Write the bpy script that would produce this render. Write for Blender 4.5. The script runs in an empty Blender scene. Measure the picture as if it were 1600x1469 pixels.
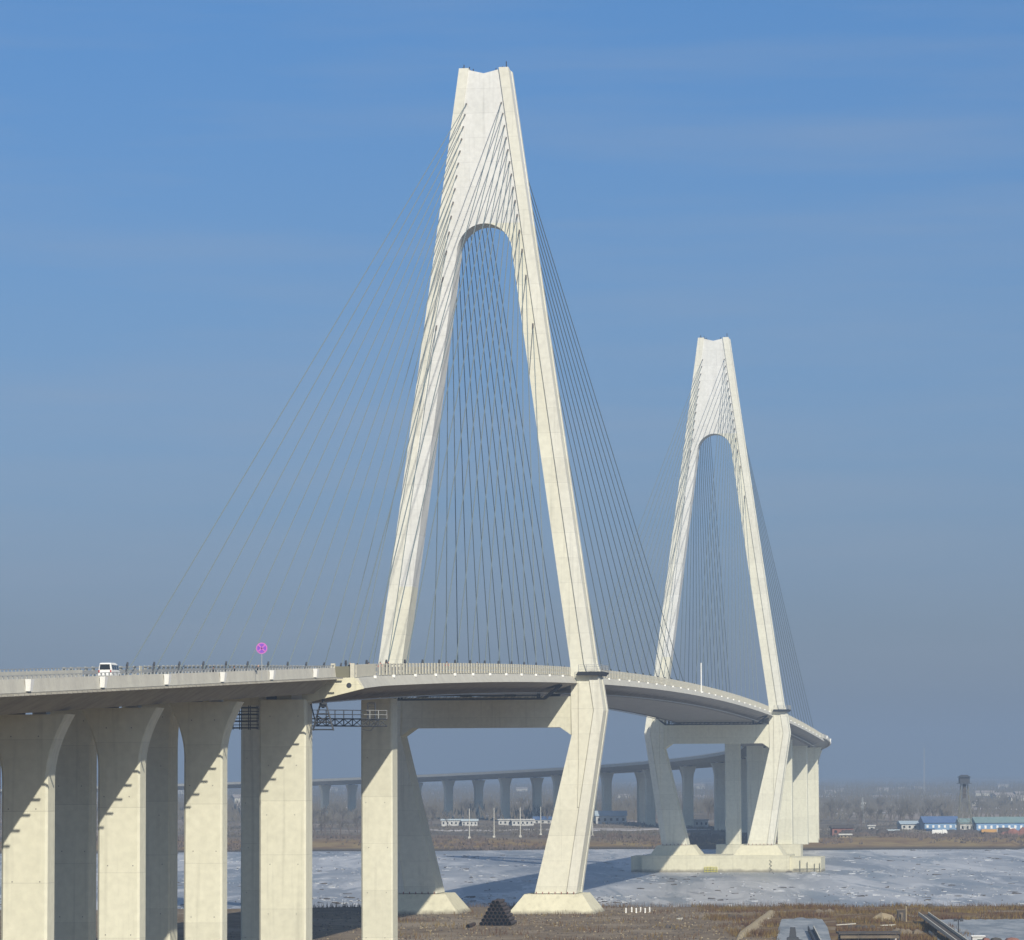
import bpy, math, random
from mathutils import Vector, Matrix
random.seed(7)
sc = bpy.context.scene
COL = sc.collection
R_ = math.radians

# ---------------------------------------------------------------- camera
ZC = 29.5                      # camera height above the ice
F = 5912.0                     # focal length in pixels of a 1600 wide picture
PITCH = math.atan(470.5 / F)
ROLL = 0.0045
cam_d = bpy.data.cameras.new('camera')
cam = bpy.data.objects.new('camera', cam_d); COL.objects.link(cam)
cam_d.sensor_fit = 'HORIZONTAL'; cam_d.sensor_width = 36.0; cam_d.lens = 36.0 * F / 1600.0
cam_d.clip_start = 1.0; cam_d.clip_end = 60000.0
fw = Vector((0, math.cos(PITCH), math.sin(PITCH)))
up0 = Vector((0, -math.sin(PITCH), math.cos(PITCH))); rt0 = Vector((1, 0, 0))
rt = rt0 * math.cos(ROLL) - up0 * math.sin(ROLL)
up = up0 * math.cos(ROLL) + rt0 * math.sin(ROLL)
cam.matrix_world = Matrix(((rt.x, up.x, -fw.x, 0), (rt.y, up.y, -fw.y, 0), (rt.z, up.z, -fw.z, ZC), (0, 0, 0, 1)))
sc.camera = cam
def ray(px, py): return fw * F + rt * (px - 800.0) - up * (py - 734.5)
def at(px, py, Y):
    d = ray(px, py); k = Y / d.y
    return Vector((d.x * k, Y, ZC + d.z * k))
def gr(px, py, z=4.0):
    d = ray(px, py); k = (z - ZC) / d.z
    return Vector((d.x * k, d.y * k, z))

# ---------------------------------------------------------------- light
SUN = Vector((0.514, -1.392, 1.0)).normalized()
el = math.asin(SUN.z); az = math.atan2(SUN.x, SUN.y)
w = bpy.data.worlds.new('World'); sc.world = w; w.use_nodes = True
nt = w.node_tree; bgn = nt.nodes['Background']
sky = nt.nodes.new('ShaderNodeTexSky'); sky.sky_type = 'NISHITA'; sky.sun_disc = False
sky.sun_elevation = el; sky.sun_rotation = az
sky.air_density = 1.0; sky.dust_density = 1.2; sky.ozone_density = 1.6; sky.altitude = 0
tint = nt.nodes.new('ShaderNodeMix'); tint.data_type = 'RGBA'; tint.blend_type = 'MULTIPLY'; tint.inputs[0].default_value = 1
tc = nt.nodes.new('ShaderNodeTexCoord'); sx = nt.nodes.new('ShaderNodeSeparateXYZ'); rp = nt.nodes.new('ShaderNodeValToRGB')
nt.links.new(tc.outputs['Generated'], sx.inputs[0]); nt.links.new(sx.outputs['Z'], rp.inputs[0])
SKYR = [(0.0, (0.44, 0.46, 0.61)), (0.022, (0.46, 0.52, 0.71)), (0.05, (0.405, 0.52, 0.81)), (0.12, (0.39, 0.57, 0.85)), (0.21, (0.33, 0.62, 0.96)), (0.5, (0.9, 0.95, 1.0)), (1.0, (1, 1, 1))]
rp.color_ramp.elements[0].position = 0.0; rp.color_ramp.elements[0].color = (*SKYR[0][1], 1)
rp.color_ramp.elements[1].position = 1.0; rp.color_ramp.elements[1].color = (*SKYR[-1][1], 1)
for p, c in SKYR[1:-1]:
    e = rp.color_ramp.elements.new(p); e.color = (*c, 1)
nt.links.new(sky.outputs[0], tint.inputs[6]); nt.links.new(rp.outputs[0], tint.inputs[7])
# thin high cloud streaks, faint, all round the sky
mp = nt.nodes.new('ShaderNodeMapping'); mp.inputs['Scale'].default_value = (3.0, 3.0, 34.0); mp.inputs['Rotation'].default_value = (0, R_(7), 0)
nz = nt.nodes.new('ShaderNodeTexNoise'); nz.inputs['Scale'].default_value = 2.2; nz.inputs['Detail'].default_value = 6; nz.inputs['Roughness'].default_value = 0.5
mr = nt.nodes.new('ShaderNodeMapRange'); mr.inputs[1].default_value = 0.42; mr.inputs[2].default_value = 0.72; mr.inputs[3].default_value = 0.0; mr.inputs[4].default_value = 0.22
cl = nt.nodes.new('ShaderNodeMix'); cl.data_type = 'RGBA'; cl.inputs[7].default_value = (3.6, 4.1, 4.9, 1)
nt.links.new(tc.outputs['Generated'], mp.inputs[0]); nt.links.new(mp.outputs[0], nz.inputs['Vector'])
nt.links.new(nz.outputs[0], mr.inputs[0]); nt.links.new(mr.outputs[0], cl.inputs[0])
nt.links.new(tint.outputs[2], cl.inputs[6]); nt.links.new(cl.outputs[2], bgn.inputs[0])
bgn.inputs[1].default_value = 0.10
sd = bpy.data.lights.new('sun', 'SUN'); sd.energy = 5.0; sd.angle = R_(0.53); sd.color = (1.0, 0.93, 0.80)
so = bpy.data.objects.new('sun', sd); COL.objects.link(so); so.rotation_euler = SUN.to_track_quat('Z', 'Y').to_euler(); so.location = (0, 0, 300)
sc.view_settings.view_transform = 'Standard'; sc.view_settings.look = 'None'; sc.view_settings.gamma = 1; sc.view_settings.exposure = 0.05
sc.view_settings.use_curve_mapping = False
sc.render.engine = 'CYCLES'; sc.cycles.max_bounces = 6; sc.cycles.volume_bounces = 1; sc.cycles.use_denoising = True
sc.cycles.volume_max_steps = 64

# ---------------------------------------------------------------- materials
def mat(name, col, rough=0.85, col2=None, scale=0.3, streak=1.0, joint=0.0, bump=0.0, metal=0.0, spec=0.3, fine=6.0, lo=0.35, hi=0.7, detail=6, extra=None):
    m = bpy.data.materials.new(name); m.use_nodes = True; n = m.node_tree; b = n.nodes['Principled BSDF']
    b.inputs['Roughness'].default_value = rough; b.inputs['Metallic'].default_value = metal
    b.inputs['Specular IOR Level'].default_value = spec
    if col2 is None:
        b.inputs['Base Color'].default_value = (*col, 1); return m
    g = n.nodes.new('ShaderNodeNewGeometry')
    mpp = n.nodes.new('ShaderNodeMapping'); mpp.inputs['Scale'].default_value = (1, 1, streak)
    no = n.nodes.new('ShaderNodeTexNoise'); no.inputs['Scale'].default_value = scale; no.inputs['Detail'].default_value = detail; no.inputs['Roughness'].default_value = 0.6
    r = n.nodes.new('ShaderNodeMapRange'); r.inputs[1].default_value = lo; r.inputs[2].default_value = hi
    mx = n.nodes.new('ShaderNodeMix'); mx.data_type = 'RGBA'; mx.inputs[6].default_value = (*col, 1); mx.inputs[7].default_value = (*col2, 1)
    n.links.new(g.outputs['Position'], mpp.inputs[0]); n.links.new(mpp.outputs[0], no.inputs['Vector'])
    n.links.new(no.outputs[0], r.inputs[0]); n.links.new(r.outputs[0], mx.inputs[0])
    out = mx.outputs[2]
    if joint:   # rain runs: narrow vertical streaks
        ms = n.nodes.new('ShaderNodeMapping'); ms.inputs['Scale'].default_value = (1, 1, .035); n.links.new(g.outputs['Position'], ms.inputs[0])
        ns = n.nodes.new('ShaderNodeTexNoise'); ns.inputs['Scale'].default_value = 1.5; ns.inputs['Detail'].default_value = 5; n.links.new(ms.outputs[0], ns.inputs['Vector'])
        rs = n.nodes.new('ShaderNodeMapRange'); rs.inputs[1].default_value = .56; rs.inputs[2].default_value = .74; rs.inputs[3].default_value = 1.0; rs.inputs[4].default_value = .84; n.links.new(ns.outputs[0], rs.inputs[0])
        vs_ = n.nodes.new('ShaderNodeVectorMath'); vs_.operation = 'SCALE'; n.links.new(out, vs_.inputs[0]); n.links.new(rs.outputs[0], vs_.inputs['Scale']); out = vs_.outputs[0]
    no2 = n.nodes.new('ShaderNodeTexNoise'); no2.inputs['Scale'].default_value = scale * fine; no2.inputs['Detail'].default_value = 3
    n.links.new(g.outputs['Position'], no2.inputs['Vector'])
    r2 = n.nodes.new('ShaderNodeMapRange'); r2.inputs[1].default_value = 0.3; r2.inputs[2].default_value = 0.7; r2.inputs[3].default_value = 0.93; r2.inputs[4].default_value = 1.05
    n.links.new(no2.outputs[0], r2.inputs[0])
    mu = n.nodes.new('ShaderNodeVectorMath'); mu.operation = 'SCALE'
    n.links.new(out, mu.inputs[0]); n.links.new(r2.outputs[0], mu.inputs['Scale']); out = mu.outputs[0]
    if joint:
        sp = n.nodes.new('ShaderNodeSeparateXYZ'); n.links.new(g.outputs['Position'], sp.inputs[0])
        dv = n.nodes.new('ShaderNodeMath'); dv.operation = 'DIVIDE'; dv.inputs[1].default_value = joint; n.links.new(sp.outputs['Z'], dv.inputs[0])
        fr = n.nodes.new('ShaderNodeMath'); fr.operation = 'FRACT'; n.links.new(dv.outputs[0], fr.inputs[0])
        lt = n.nodes.new('ShaderNodeMath'); lt.operation = 'LESS_THAN'; lt.inputs[1].default_value = 0.10 / joint; n.links.new(fr.outputs[0], lt.inputs[0])
        # each pour has its own tone
        fl = n.nodes.new('ShaderNodeMath'); fl.operation = 'FLOOR'; n.links.new(dv.outputs[0], fl.inputs[0])
        wn = n.nodes.new('ShaderNodeTexWhiteNoise'); wn.noise_dimensions = '1D'; n.links.new(fl.outputs[0], wn.inputs['W'])
        r3 = n.nodes.new('ShaderNodeMapRange'); r3.inputs[3].default_value = 0.955; r3.inputs[4].default_value = 1.03; n.links.new(wn.outputs[0], r3.inputs[0])
        k = n.nodes.new('ShaderNodeMath'); k.operation = 'MULTIPLY'; k.inputs[1].default_value = -0.12; n.links.new(lt.outputs[0], k.inputs[0])
        ad = n.nodes.new('ShaderNodeMath'); ad.operation = 'ADD'; n.links.new(k.outputs[0], ad.inputs[0]); n.links.new(r3.outputs[0], ad.inputs[1])
        m2 = n.nodes.new('ShaderNodeVectorMath'); m2.operation = 'SCALE'; n.links.new(out, m2.inputs[0]); n.links.new(ad.outputs[0], m2.inputs['Scale']); out = m2.outputs[0]
    if bump:
        bp = n.nodes.new('ShaderNodeBump'); bp.inputs['Strength'].default_value = bump; bp.inputs['Distance'].default_value = 0.3
        n.links.new(no.outputs[0], bp.inputs['Height']); n.links.new(bp.outputs[0], b.inputs['Normal'])
    n.links.new(out, b.inputs['Base Color'])
    return m
M = {}
M['cream'] = mat('cream_concrete', (0.67, 0.64, 0.475), 0.85, (0.60, 0.57, 0.42), 0.18, 0.25, 4.0)
M['tower'] = mat('tower_concrete', (0.70, 0.685, 0.56), 0.8, (0.67, 0.65, 0.53), 0.2, 0.3, 4.5)
M['white'] = mat('white_coated_concrete', (0.70, 0.70, 0.67), 0.8, (0.64, 0.64, 0.60), 0.22, 0.4, 4.5)
M['pier'] = mat('pier_concrete', (0.68, 0.665, 0.53), 0.85, (0.64, 0.625, 0.49), 0.22, 0.2, 6.5)
M['steel'] = mat('grey_painted_steel', (0.56, 0.54, 0.46), 0.6, (0.48, 0.46, 0.39), 0.4, 0.5)
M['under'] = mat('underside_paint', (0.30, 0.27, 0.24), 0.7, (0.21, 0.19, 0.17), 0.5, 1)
M['gconc'] = mat('grey_concrete', (0.58, 0.565, 0.49), 0.9, (0.49, 0.475, 0.42), 0.5, 0.4)
M['dconc'] = mat('dark_girder_concrete', (0.33, 0.32, 0.28), 0.9, (0.22, 0.21, 0.185), 0.6, 0.35)  # darker grey concrete for girders, near edge beams and spouts
M['beige'] = mat('beige_barrier_paint', (0.60, 0.57, 0.46), 0.6, (0.52, 0.5, 0.41), 1.0, 1)
M['asphalt'] = mat('asphalt', (0.05, 0.05, 0.052), 0.9, (0.065, 0.065, 0.065), 0.5)
M['dark'] = mat('dark_steel', (0.045, 0.05, 0.06), 0.6)
M['galv'] = mat('galvanised_steel', (0.42, 0.43, 0.42), 0.5, metal=0.3)
M['cable'] = mat('cable_sheath', (0.165, 0.205, 0.21), 0.6)
M['cable_pale'] = mat('pale_cable_sheath', (0.30, 0.32, 0.33), 0.5)
M['wpaint'] = mat('white_paint', (0.8, 0.8, 0.77), 0.5)
M['glass'] = mat('dark_glass', (0.02, 0.025, 0.03), 0.08, spec=0.5)
M['rubber'] = mat('rubber', (0.02, 0.02, 0.02), 0.9)
M['purple'] = mat('sign_blue', (0.22, 0.07, 0.47), 0.5)
M['pink'] = mat('sign_red', (0.50, 0.15, 0.46), 0.5)
M['rib'] = mat('corner_rib_coating', (0.70, 0.69, 0.60), 0.8, (0.64, 0.625, 0.53), 0.2, 0.3, 4.5)
M['port'] = mat('cable_port', (0.13, 0.12, 0.115), 0.8)
M['clay_roof'] = mat('grey_brown_roof', (0.30, 0.27, 0.25), 0.9)
M['pipe'] = mat('black_pipe', (0.03, 0.024, 0.021), 0.6, (0.08, 0.045, 0.03), 1.0)
M['bore_shade'] = mat('pipe_bore_painted_shade', (0.004, 0.004, 0.004), 0.9)  # near-black colour paints in the shade inside the open pipes
M['mast'] = mat('olive_mast_steel', (0.17, 0.165, 0.12), 0.8)
M['yellow'] = mat('yellow_paint', (0.62, 0.58, 0.10), 0.6)
M['brownwood'] = mat('weathered_wood', (0.20, 0.16, 0.11), 0.9, (0.12, 0.10, 0.08), 1.0)
M['tan'] = mat('dry_earth', (0.36, 0.30, 0.19), 0.95, (0.25, 0.20, 0.13), 0.6)
M['reed'] = mat('dry_reed', (0.19, 0.135, 0.04), 0.95, (0.10, 0.052, 0.026), 0.14, lo=.42, hi=.56)
M['blue_roof'] = mat('blue_roof_sheet', (0.09, 0.16, 0.33), 0.6, (0.13, 0.2, 0.34), 0.3)
M['teal_roof'] = mat('teal_roof_sheet', (0.20, 0.30, 0.30), 0.6, (0.25, 0.34, 0.32), 0.3)
M['pale_roof'] = mat('pale_blue_roof_sheet', (0.42, 0.52, 0.58), 0.6, (0.5, 0.56, 0.6), 0.3)
M['wall_white'] = mat('white_render', (0.58, 0.58, 0.55), 0.8, (0.44, 0.44, 0.42), 0.5)
M['wall_blue'] = mat('blue_cladding', (0.13, 0.26, 0.47), 0.6, (0.24, 0.36, 0.5), 0.5)
M['brick'] = mat('red_brown_brick', (0.28, 0.13, 0.10), 0.9, (0.2, 0.1, 0.08), 0.8)
M['orange'] = mat('orange_paint', (0.50, 0.29, 0.09), 0.6)
M['bark'] = mat('bark', (0.13, 0.10, 0.08), 0.95)
M['twig'] = mat('twigs', (0.125, 0.108, 0.08), 0.95)
M['skin'] = mat('skin', (0.5, 0.3, 0.22), 0.6)
M['hair'] = mat('hair', (0.015, 0.012, 0.01), 0.7)
M['coat'] = mat('dark_coat', (0.02, 0.022, 0.03), 0.9)
M['redcoat'] = mat('red_coat', (0.5, 0.03, 0.04), 0.9)
M['trouser'] = mat('trousers', (0.03, 0.03, 0.045), 0.9)
M['rubble'] = mat('dark_rubble', (0.10, 0.085, 0.075), 0.95, (0.055, 0.05, 0.045), 0.8)
M['tail_red'] = mat('tail_lamp_red', (0.4, 0.02, 0.02), 0.3)
M['snow'] = mat('snowy_ice', (0.46, 0.475, 0.49), 0.7, (0.34, 0.36, 0.38), .5)

# ---------------------------------------------------------------- mesh helpers
class MB:
    def __init__(s): s.v = []; s.f = []; s.mi = []; s.cur = 0
    def add(s, vs, fs):
        o = len(s.v); s.v += [tuple(v) for v in vs]; s.f += [tuple(i + o for i in f) for f in fs]; s.mi += [s.cur] * len(fs)
    def hexa(s, p):            # 8 points: bottom ring 0-3, top ring 4-7
        s.add(p, [(3, 2, 1, 0), (4, 5, 6, 7), (0, 1, 5, 4), (1, 2, 6, 5), (2, 3, 7, 6), (3, 0, 4, 7)])
    def box(s, c, size, ax=None):
        X, Y, Z = ax or (Vector((1, 0, 0)), Vector((0, 1, 0)), Vector((0, 0, 1)))
        c = Vector(c); a, b, d = size[0] / 2, size[1] / 2, size[2] / 2
        s.hexa([c + X * i + Y * j + Z * k for k in (-d, d) for i, j in ((-a, -b), (a, -b), (a, b), (-a, b))])
    def loft(s, secs, cap=True):
        n = len(secs[0]); vs = [p for q in secs for p in q]; fs = []
        for i in range(len(secs) - 1):
            for j in range(n):
                k = (j + 1) % n; fs.append((i * n + j, i * n + k, (i + 1) * n + k, (i + 1) * n + j))
        if cap:
            fs.append(tuple(range(n - 1, -1, -1))); fs.append(tuple(range((len(secs) - 1) * n, len(secs) * n)))
        s.add(vs, fs)
    def tube(s, p0, p1, r0, r1=None, n=6, cap=True):
        p0 = Vector(p0); p1 = Vector(p1); r1 = r0 if r1 is None else r1
        d = (p1 - p0).normalized(); a = d.cross(Vector((0, 0, 1)))
        if a.length < 1e-3: a = Vector((1, 0, 0))
        a.normalize(); b = d.cross(a)
        s.loft([[p + (a * math.cos(2 * math.pi * i / n) + b * math.sin(2 * math.pi * i / n)) * r for i in range(n)] for p, r in ((p0, r0), (p1, r1))], cap)
    def bar(s, p0, p1, w): s.tube(p0, p1, w / 2 * 1.2, n=4)
    def mesh(s, name, mats, org=Vector((0, 0, 0)), smooth=False):
        me = bpy.data.meshes.new(name); org = Vector(org)
        me.from_pydata([(x - org.x, y - org.y, z - org.z) for x, y, z in s.v], [], s.f)
        mats = mats if isinstance(mats, (list, tuple)) else [mats]
        for m in mats: me.materials.append(M[m])
        if len(mats) > 1: me.polygons.foreach_set('material_index', s.mi)
        if smooth: me.polygons.foreach_set('use_smooth', [True] * len(me.polygons))
        me.update(); return me
    def build(s, name, mats, parent=None, org=None, smooth=False, kind=None, label=None):
        if parent is not None: org = Vector(parent['wo'])
        elif org is None: org = Vector((0, 0, 0))
        o = bpy.data.objects.new(name, s.mesh(name, mats, org, smooth)); COL.objects.link(o)
        if parent is not None: o.parent = parent
        else: o.location = org
        o['wo'] = tuple(org)
        if kind: o['kind'] = kind
        if label: o['label'] = label
        return o
def tag(o, label, cat, group=None):
    o['label'] = label; o['category'] = cat
    if group: o['group'] = group
    return o
def empty(name, loc, label, cat, group=None):
    o = bpy.data.objects.new(name, None); COL.objects.link(o); o.location = loc; o['wo'] = tuple(loc); o.empty_display_size = 0.5
    return tag(o, label, cat, group)
def copy_thing(o, loc, label=None, rz=None, parent=None):
    c = o.copy(); COL.objects.link(c)
    if parent is None:
        c.location = loc
        if rz is not None: c.rotation_euler = (0, 0, rz)
        if label: c['label'] = label
    else: c.parent = parent
    for ch in o.children: copy_thing(ch, None, parent=c)
    return c

# ---------------------------------------------------------------- alignment of the bridge
HEAD = math.atan(0.1494)
A_ = Vector((math.sin(HEAD), math.cos(HEAD), 0)); U_ = Vector((math.cos(HEAD), -math.sin(HEAD), 0)); Zv = Vector((0, 0, 1))
T1 = Vector((-4.40, 681.7, 0)); LM = 435.8; S0 = LM + 215; RAD = 1300.0
def CL(t):
    if t <= S0: return T1 + A_ * t, HEAD
    s = t - S0; c0 = T1 + A_ * S0; th = HEAD - s / RAD
    return Vector((c0.x + RAD * (math.cos(th) - math.cos(HEAD)), c0.y + RAD * (math.sin(HEAD) - math.sin(th)), 0)), th
def railz(t):
    k = t - LM / 2
    if t > S0: return 49.8 - 3.95e-5 * 433 ** 2 - 0.0178 * (t - S0)
    if t < -215: return 49.8 - 3.8e-5 * 433 ** 2 - 0.033 * (-215 - t)
    return 49.8 - (3.8e-5 if k < 0 else 3.95e-5) * k * k
def deckz(t): return railz(t) - 1.55
def B(t, u, z):
    c, th = CL(t); return Vector((c.x + math.cos(th) * u, c.y - math.sin(th) * u, z))
def axes(t):
    c, th = CL(t); return (Vector((math.sin(th), math.cos(th), 0)), Vector((math.cos(th), -math.sin(th), 0)), Zv)
def frange(a, b, s):
    n = max(1, int(round(abs(b - a) / s))); return [a + (b - a) * i / n for i in range(n + 1)]
def lp(x, pts):
    if x <= pts[0][0]: return pts[0][1]
    for (a, b), (c, d) in zip(pts, pts[1:]):
        if x <= c: return b + (d - b) * (x - a) / (c - a)
    return pts[-1][1]

# ---------------------------------------------------------------- ground, river, sky setting
def shore_far(x): return 1412 + 14 * math.sin(x * 0.011 + 1) + 6 * math.sin(x * 0.05) + (-22 if 92 < x < 190 else 0)
def shore_near(x): return 742 + 5 * math.sin(x * 0.03 + 2) + 2.5 * math.sin(x * 0.17)
def gz(x, y):
    n = 0.35 * math.sin(x * 0.09 + y * 0.05) * math.sin(y * 0.07 - x * 0.03) + 0.2 * math.sin(x * 0.31 + 1) * math.sin(y * 0.23)
    s1 = shore_near(x); s2 = shore_far(x)
    if y < s1: return min(4.3 + n * 0.3, -0.1 + (s1 - y) * 0.125)
    if y > s2: return min(3.6 + n + 1.5 * min(1, max(0, (y - 2600) / 800)) * math.sin(x * 0.002), -0.1 + (y - s2) * 0.085)
    return max(-1.5, -0.1 - min(y - s1, s2 - y) * 0.1)
ys = frange(-300, 540, 60) + frange(548, 640, 8) + frange(644, 760, 3) + frange(780, 1370, 60) + frange(1376, 1480, 4) + frange(1495, 2000, 25) + frange(2060, 3200, 80) + [3500, 4000, 5000, 6500, 9000, 13000]
xs = [-6000, -4000, -2500, -1500, -1000, -700, -500] + frange(-400, 460, 5) + [520, 700, 1000, 1500, 2500, 4000, 6000]
g = MB(); W_ = len(xs)
g.v = [(x * (1 if y < 3000 else y / 3000), y, gz(x, y)) for y in ys for x in xs]
g.f = [(j * W_ + i, j * W_ + i + 1, (j + 1) * W_ + i + 1, (j + 1) * W_ + i) for j in range(len(ys) - 1) for i in range(W_ - 1)]
g.mi = [0] * len(g.f)

def ground_mat():
    m = bpy.data.materials.new('riverside_ground'); m.use_nodes = True; n = m.node_tree; b = n.nodes['Principled BSDF']; b.inputs['Roughness'].default_value = 0.95
    b.inputs['Specular IOR Level'].default_value = 0.1
    g = n.nodes.new('ShaderNodeNewGeometry'); sp = n.nodes.new('ShaderNodeSeparateXYZ'); n.links.new(g.outputs['Position'], sp.inputs[0])
    def noise(sc_, sx_=1, sy=1, det=5):
        mp = n.nodes.new('ShaderNodeMapping'); mp.inputs['Scale'].default_value = (sx_, sy, 1); n.links.new(g.outputs['Position'], mp.inputs[0])
        t = n.nodes.new('ShaderNodeTexNoise'); t.inputs['Scale'].default_value = sc_; t.inputs['Detail'].default_value = det; t.inputs['Roughness'].default_value = 0.65
        n.links.new(mp.outputs[0], t.inputs['Vector']); return t.outputs[0]
    def rng(x, a, b_, c=0, d=1):
        r = n.nodes.new('ShaderNodeMapRange'); r.inputs[1].default_value = a; r.inputs[2].default_value = b_; r.inputs[3].default_value = c; r.inputs[4].default_value = d
        n.links.new(x, r.inputs[0]); return r.outputs[0]
    def mix(f, a, b_):
        mx = n.nodes.new('ShaderNodeMix'); mx.data_type = 'RGBA'
        n.links.new(f, mx.inputs[0])
        for i, c in ((6, a), (7, b_)):
            if isinstance(c, tuple): mx.inputs[i].default_value = (*c, 1)
            else: n.links.new(c, mx.inputs[i])
        return mx.outputs[2]
    near = mix(rng(noise(0.35), 0.4, 0.62), (0.22, 0.175, 0.125), (0.14, 0.105, 0.07))
    near = mix(rng(noise(0.05), 0.5, 0.66), near, (0.27, 0.225, 0.17))
    near = mix(rng(noise(2.0), 0.62, 0.75, 0, 0.6), near, (0.42, 0.37, 0.29))
    # reddish reed ground on the right part of the near bank
    fx = rng(sp.outputs['X'], 32, 44); rk = mix(rng(noise(0.2), 0.42, 0.6), (0.12, 0.07, 0.04), (0.20, 0.14, 0.06))
    rk = mix(rng(noise(0.09), 0.54, 0.62), rk, (0.25, 0.205, 0.15))
    near = mix(fx, near, rk)
    far = mix(rng(noise(0.02, 1, 0.5), 0.4, 0.6), (0.20, 0.165, 0.125), (0.12, 0.105, 0.085))
    far = mix(rng(noise(0.006, 1, 0.25), 0.52, 0.6), far, (0.30, 0.25, 0.21))
    far = mix(rng(noise(0.0035, 0.6, 1.6, 3), 0.60, 0.63), far, (0.55, 0.52, 0.5))
    bank = mix(rng(noise(0.08), 0.4, 0.62), (0.27, 0.20, 0.09), (0.18, 0.115, 0.06))
    far = mix(rng(sp.outputs['Y'], 1452, 1475), bank, far)
    c = mix(rng(sp.outputs['Y'], 1000, 1001), near, far)
    # wet dark mud close to the ice
    c = mix(rng(sp.outputs['Z'], 0.3, 1.2), (0.07, 0.06, 0.05), c)
    n.links.new(c, b.inputs['Base Color'])
    bp = n.nodes.new('ShaderNodeBump'); bp.inputs['Strength'].default_value = 0.6; bp.inputs['Distance'].default_value = 0.5
    n.links.new(noise(0.6, 1, 1, 8), bp.inputs['Height']); n.links.new(bp.outputs[0], b.inputs['Normal'])
    return m
M['ground'] = ground_mat()
o = g.build('ground', 'ground', smooth=True); o['kind'] = 'structure'

def ice_mat(name='river_ice_surface', calm=False):
    m = bpy.data.materials.new(name); m.use_nodes = True; n = m.node_tree; b = n.nodes['Principled BSDF']
    b.inputs['Roughness'].default_value = 0.45; b.inputs['Specular IOR Level'].default_value = 0.35
    g = n.nodes.new('ShaderNodeNewGeometry')
    def noise(sc_, det=6, rough=0.65, dist=0.0, sy=1.0):
        mp = n.nodes.new('ShaderNodeMapping'); mp.inputs['Scale'].default_value = (1, sy, 1); mp.inputs['Rotation'].default_value = (0, 0, 0.35); n.links.new(g.outputs['Position'], mp.inputs[0])
        t = n.nodes.new('ShaderNodeTexNoise'); t.inputs['Scale'].default_value = sc_; t.inputs['Detail'].default_value = det; t.inputs['Roughness'].default_value = rough; t.inputs['Distortion'].default_value = dist
        n.links.new(mp.outputs[0], t.inputs['Vector']); return t.outputs[0]
    def rng(x, a, b_, c=0, d=1):
        r = n.nodes.new('ShaderNodeMapRange'); r.inputs[1].default_value = a; r.inputs[2].default_value = b_; r.inputs[3].default_value = c; r.inputs[4].default_value = d
        n.links.new(x, r.inputs[0]); return r.outputs[0]
    def mix(f, a, b_):
        mx = n.nodes.new('ShaderNodeMix'); mx.data_type = 'RGBA'; n.links.new(f, mx.inputs[0])
        for i, c in ((6, a), (7, b_)):
            if isinstance(c, tuple): mx.inputs[i].default_value = (*c, 1)
            else: n.links.new(c, mx.inputs[i])
        return mx.outputs[2]
    if calm:
        c = mix(rng(noise(0.35, 6, .7, .6, .3), 0.4, 0.6), (0.17, 0.185, 0.19), (0.36, 0.37, 0.365))
    else:
        c = mix(rng(noise(0.02, 5, 0.55, 0.8, 0.22), 0.42, 0.56), (0.23, 0.248, 0.268), (0.42, 0.425, 0.43))
        c = mix(rng(noise(0.055, 6, 0.65, 1.2, 0.14), 0.50, 0.58, 0, 0.8), c, (0.56, 0.56, 0.56))
        c = mix(rng(noise(0.045, 5, 0.6, 1.0, 0.10), 0.56, 0.60, 0, 0.75), c, (0.22, 0.25, 0.275))
        c = mix(rng(noise(0.3, 6, 0.72, 0.8, 0.12), 0.60, 0.66, 0, 0.85), c, (0.54, 0.54, 0.545))
        c = mix(rng(noise(0.26, 6, 0.72, 0.5, 0.10), 0.63, 0.68, 0, 0.85), c, (0.09, 0.09, 0.09))
    n.links.new(c, b.inputs['Base Color'])
    bp = n.nodes.new('ShaderNodeBump'); bp.inputs['Strength'].default_value = 0.15 if calm else 0.5; bp.inputs['Distance'].default_value = 0.4
    n.links.new(noise(0.25, 6, 0.6, 0.5, 0.5), bp.inputs['Height']); n.links.new(bp.outputs[0], b.inputs['Normal'])
    return m
def stained(name, src, z0, h):
    m = M[src].copy(); m.name = name; n = m.node_tree; b = n.nodes['Principled BSDF']; o = b.inputs['Base Color'].links[0].from_socket
    g = n.nodes.new('ShaderNodeNewGeometry'); sp = n.nodes.new('ShaderNodeSeparateXYZ'); n.links.new(g.outputs['Position'], sp.inputs[0])
    t = n.nodes.new('ShaderNodeTexNoise'); t.inputs['Scale'].default_value = .6; t.inputs['Detail'].default_value = 6; n.links.new(g.outputs['Position'], t.inputs['Vector'])
    mu = n.nodes.new('ShaderNodeMath'); mu.operation = 'MULTIPLY_ADD'; mu.inputs[1].default_value = -2.2 * h; n.links.new(t.outputs[0], mu.inputs[0]); n.links.new(sp.outputs['Z'], mu.inputs[2])
    r = n.nodes.new('ShaderNodeMapRange'); r.inputs[1].default_value = z0 - 1.1 * h - .1; r.inputs[2].default_value = z0 - 1.1 * h + h; r.inputs[3].default_value = .75; r.inputs[4].default_value = 0; n.links.new(mu.outputs[0], r.inputs[0])
    mx = n.nodes.new('ShaderNodeMix'); mx.data_type = 'RGBA'; mx.inputs[7].default_value = (.15, .13, .10, 1); n.links.new(r.outputs[0], mx.inputs[0]); n.links.new(o, mx.inputs[6]); n.links.new(mx.outputs[2], b.inputs['Base Color'])
    M[name] = m
stained('footing_bank', 'cream', 4.5, .5); stained('footing_ice', 'cream', .4, .6)
M['ice'] = ice_mat(); M['pond'] = ice_mat('pond_ice', True)
q = MB(); q.add([(-6000, 690, 0), (6000, 690, 0), (6000, 1560, 0), (-6000, 1560, 0)], [(0, 1, 2, 3)])
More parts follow.
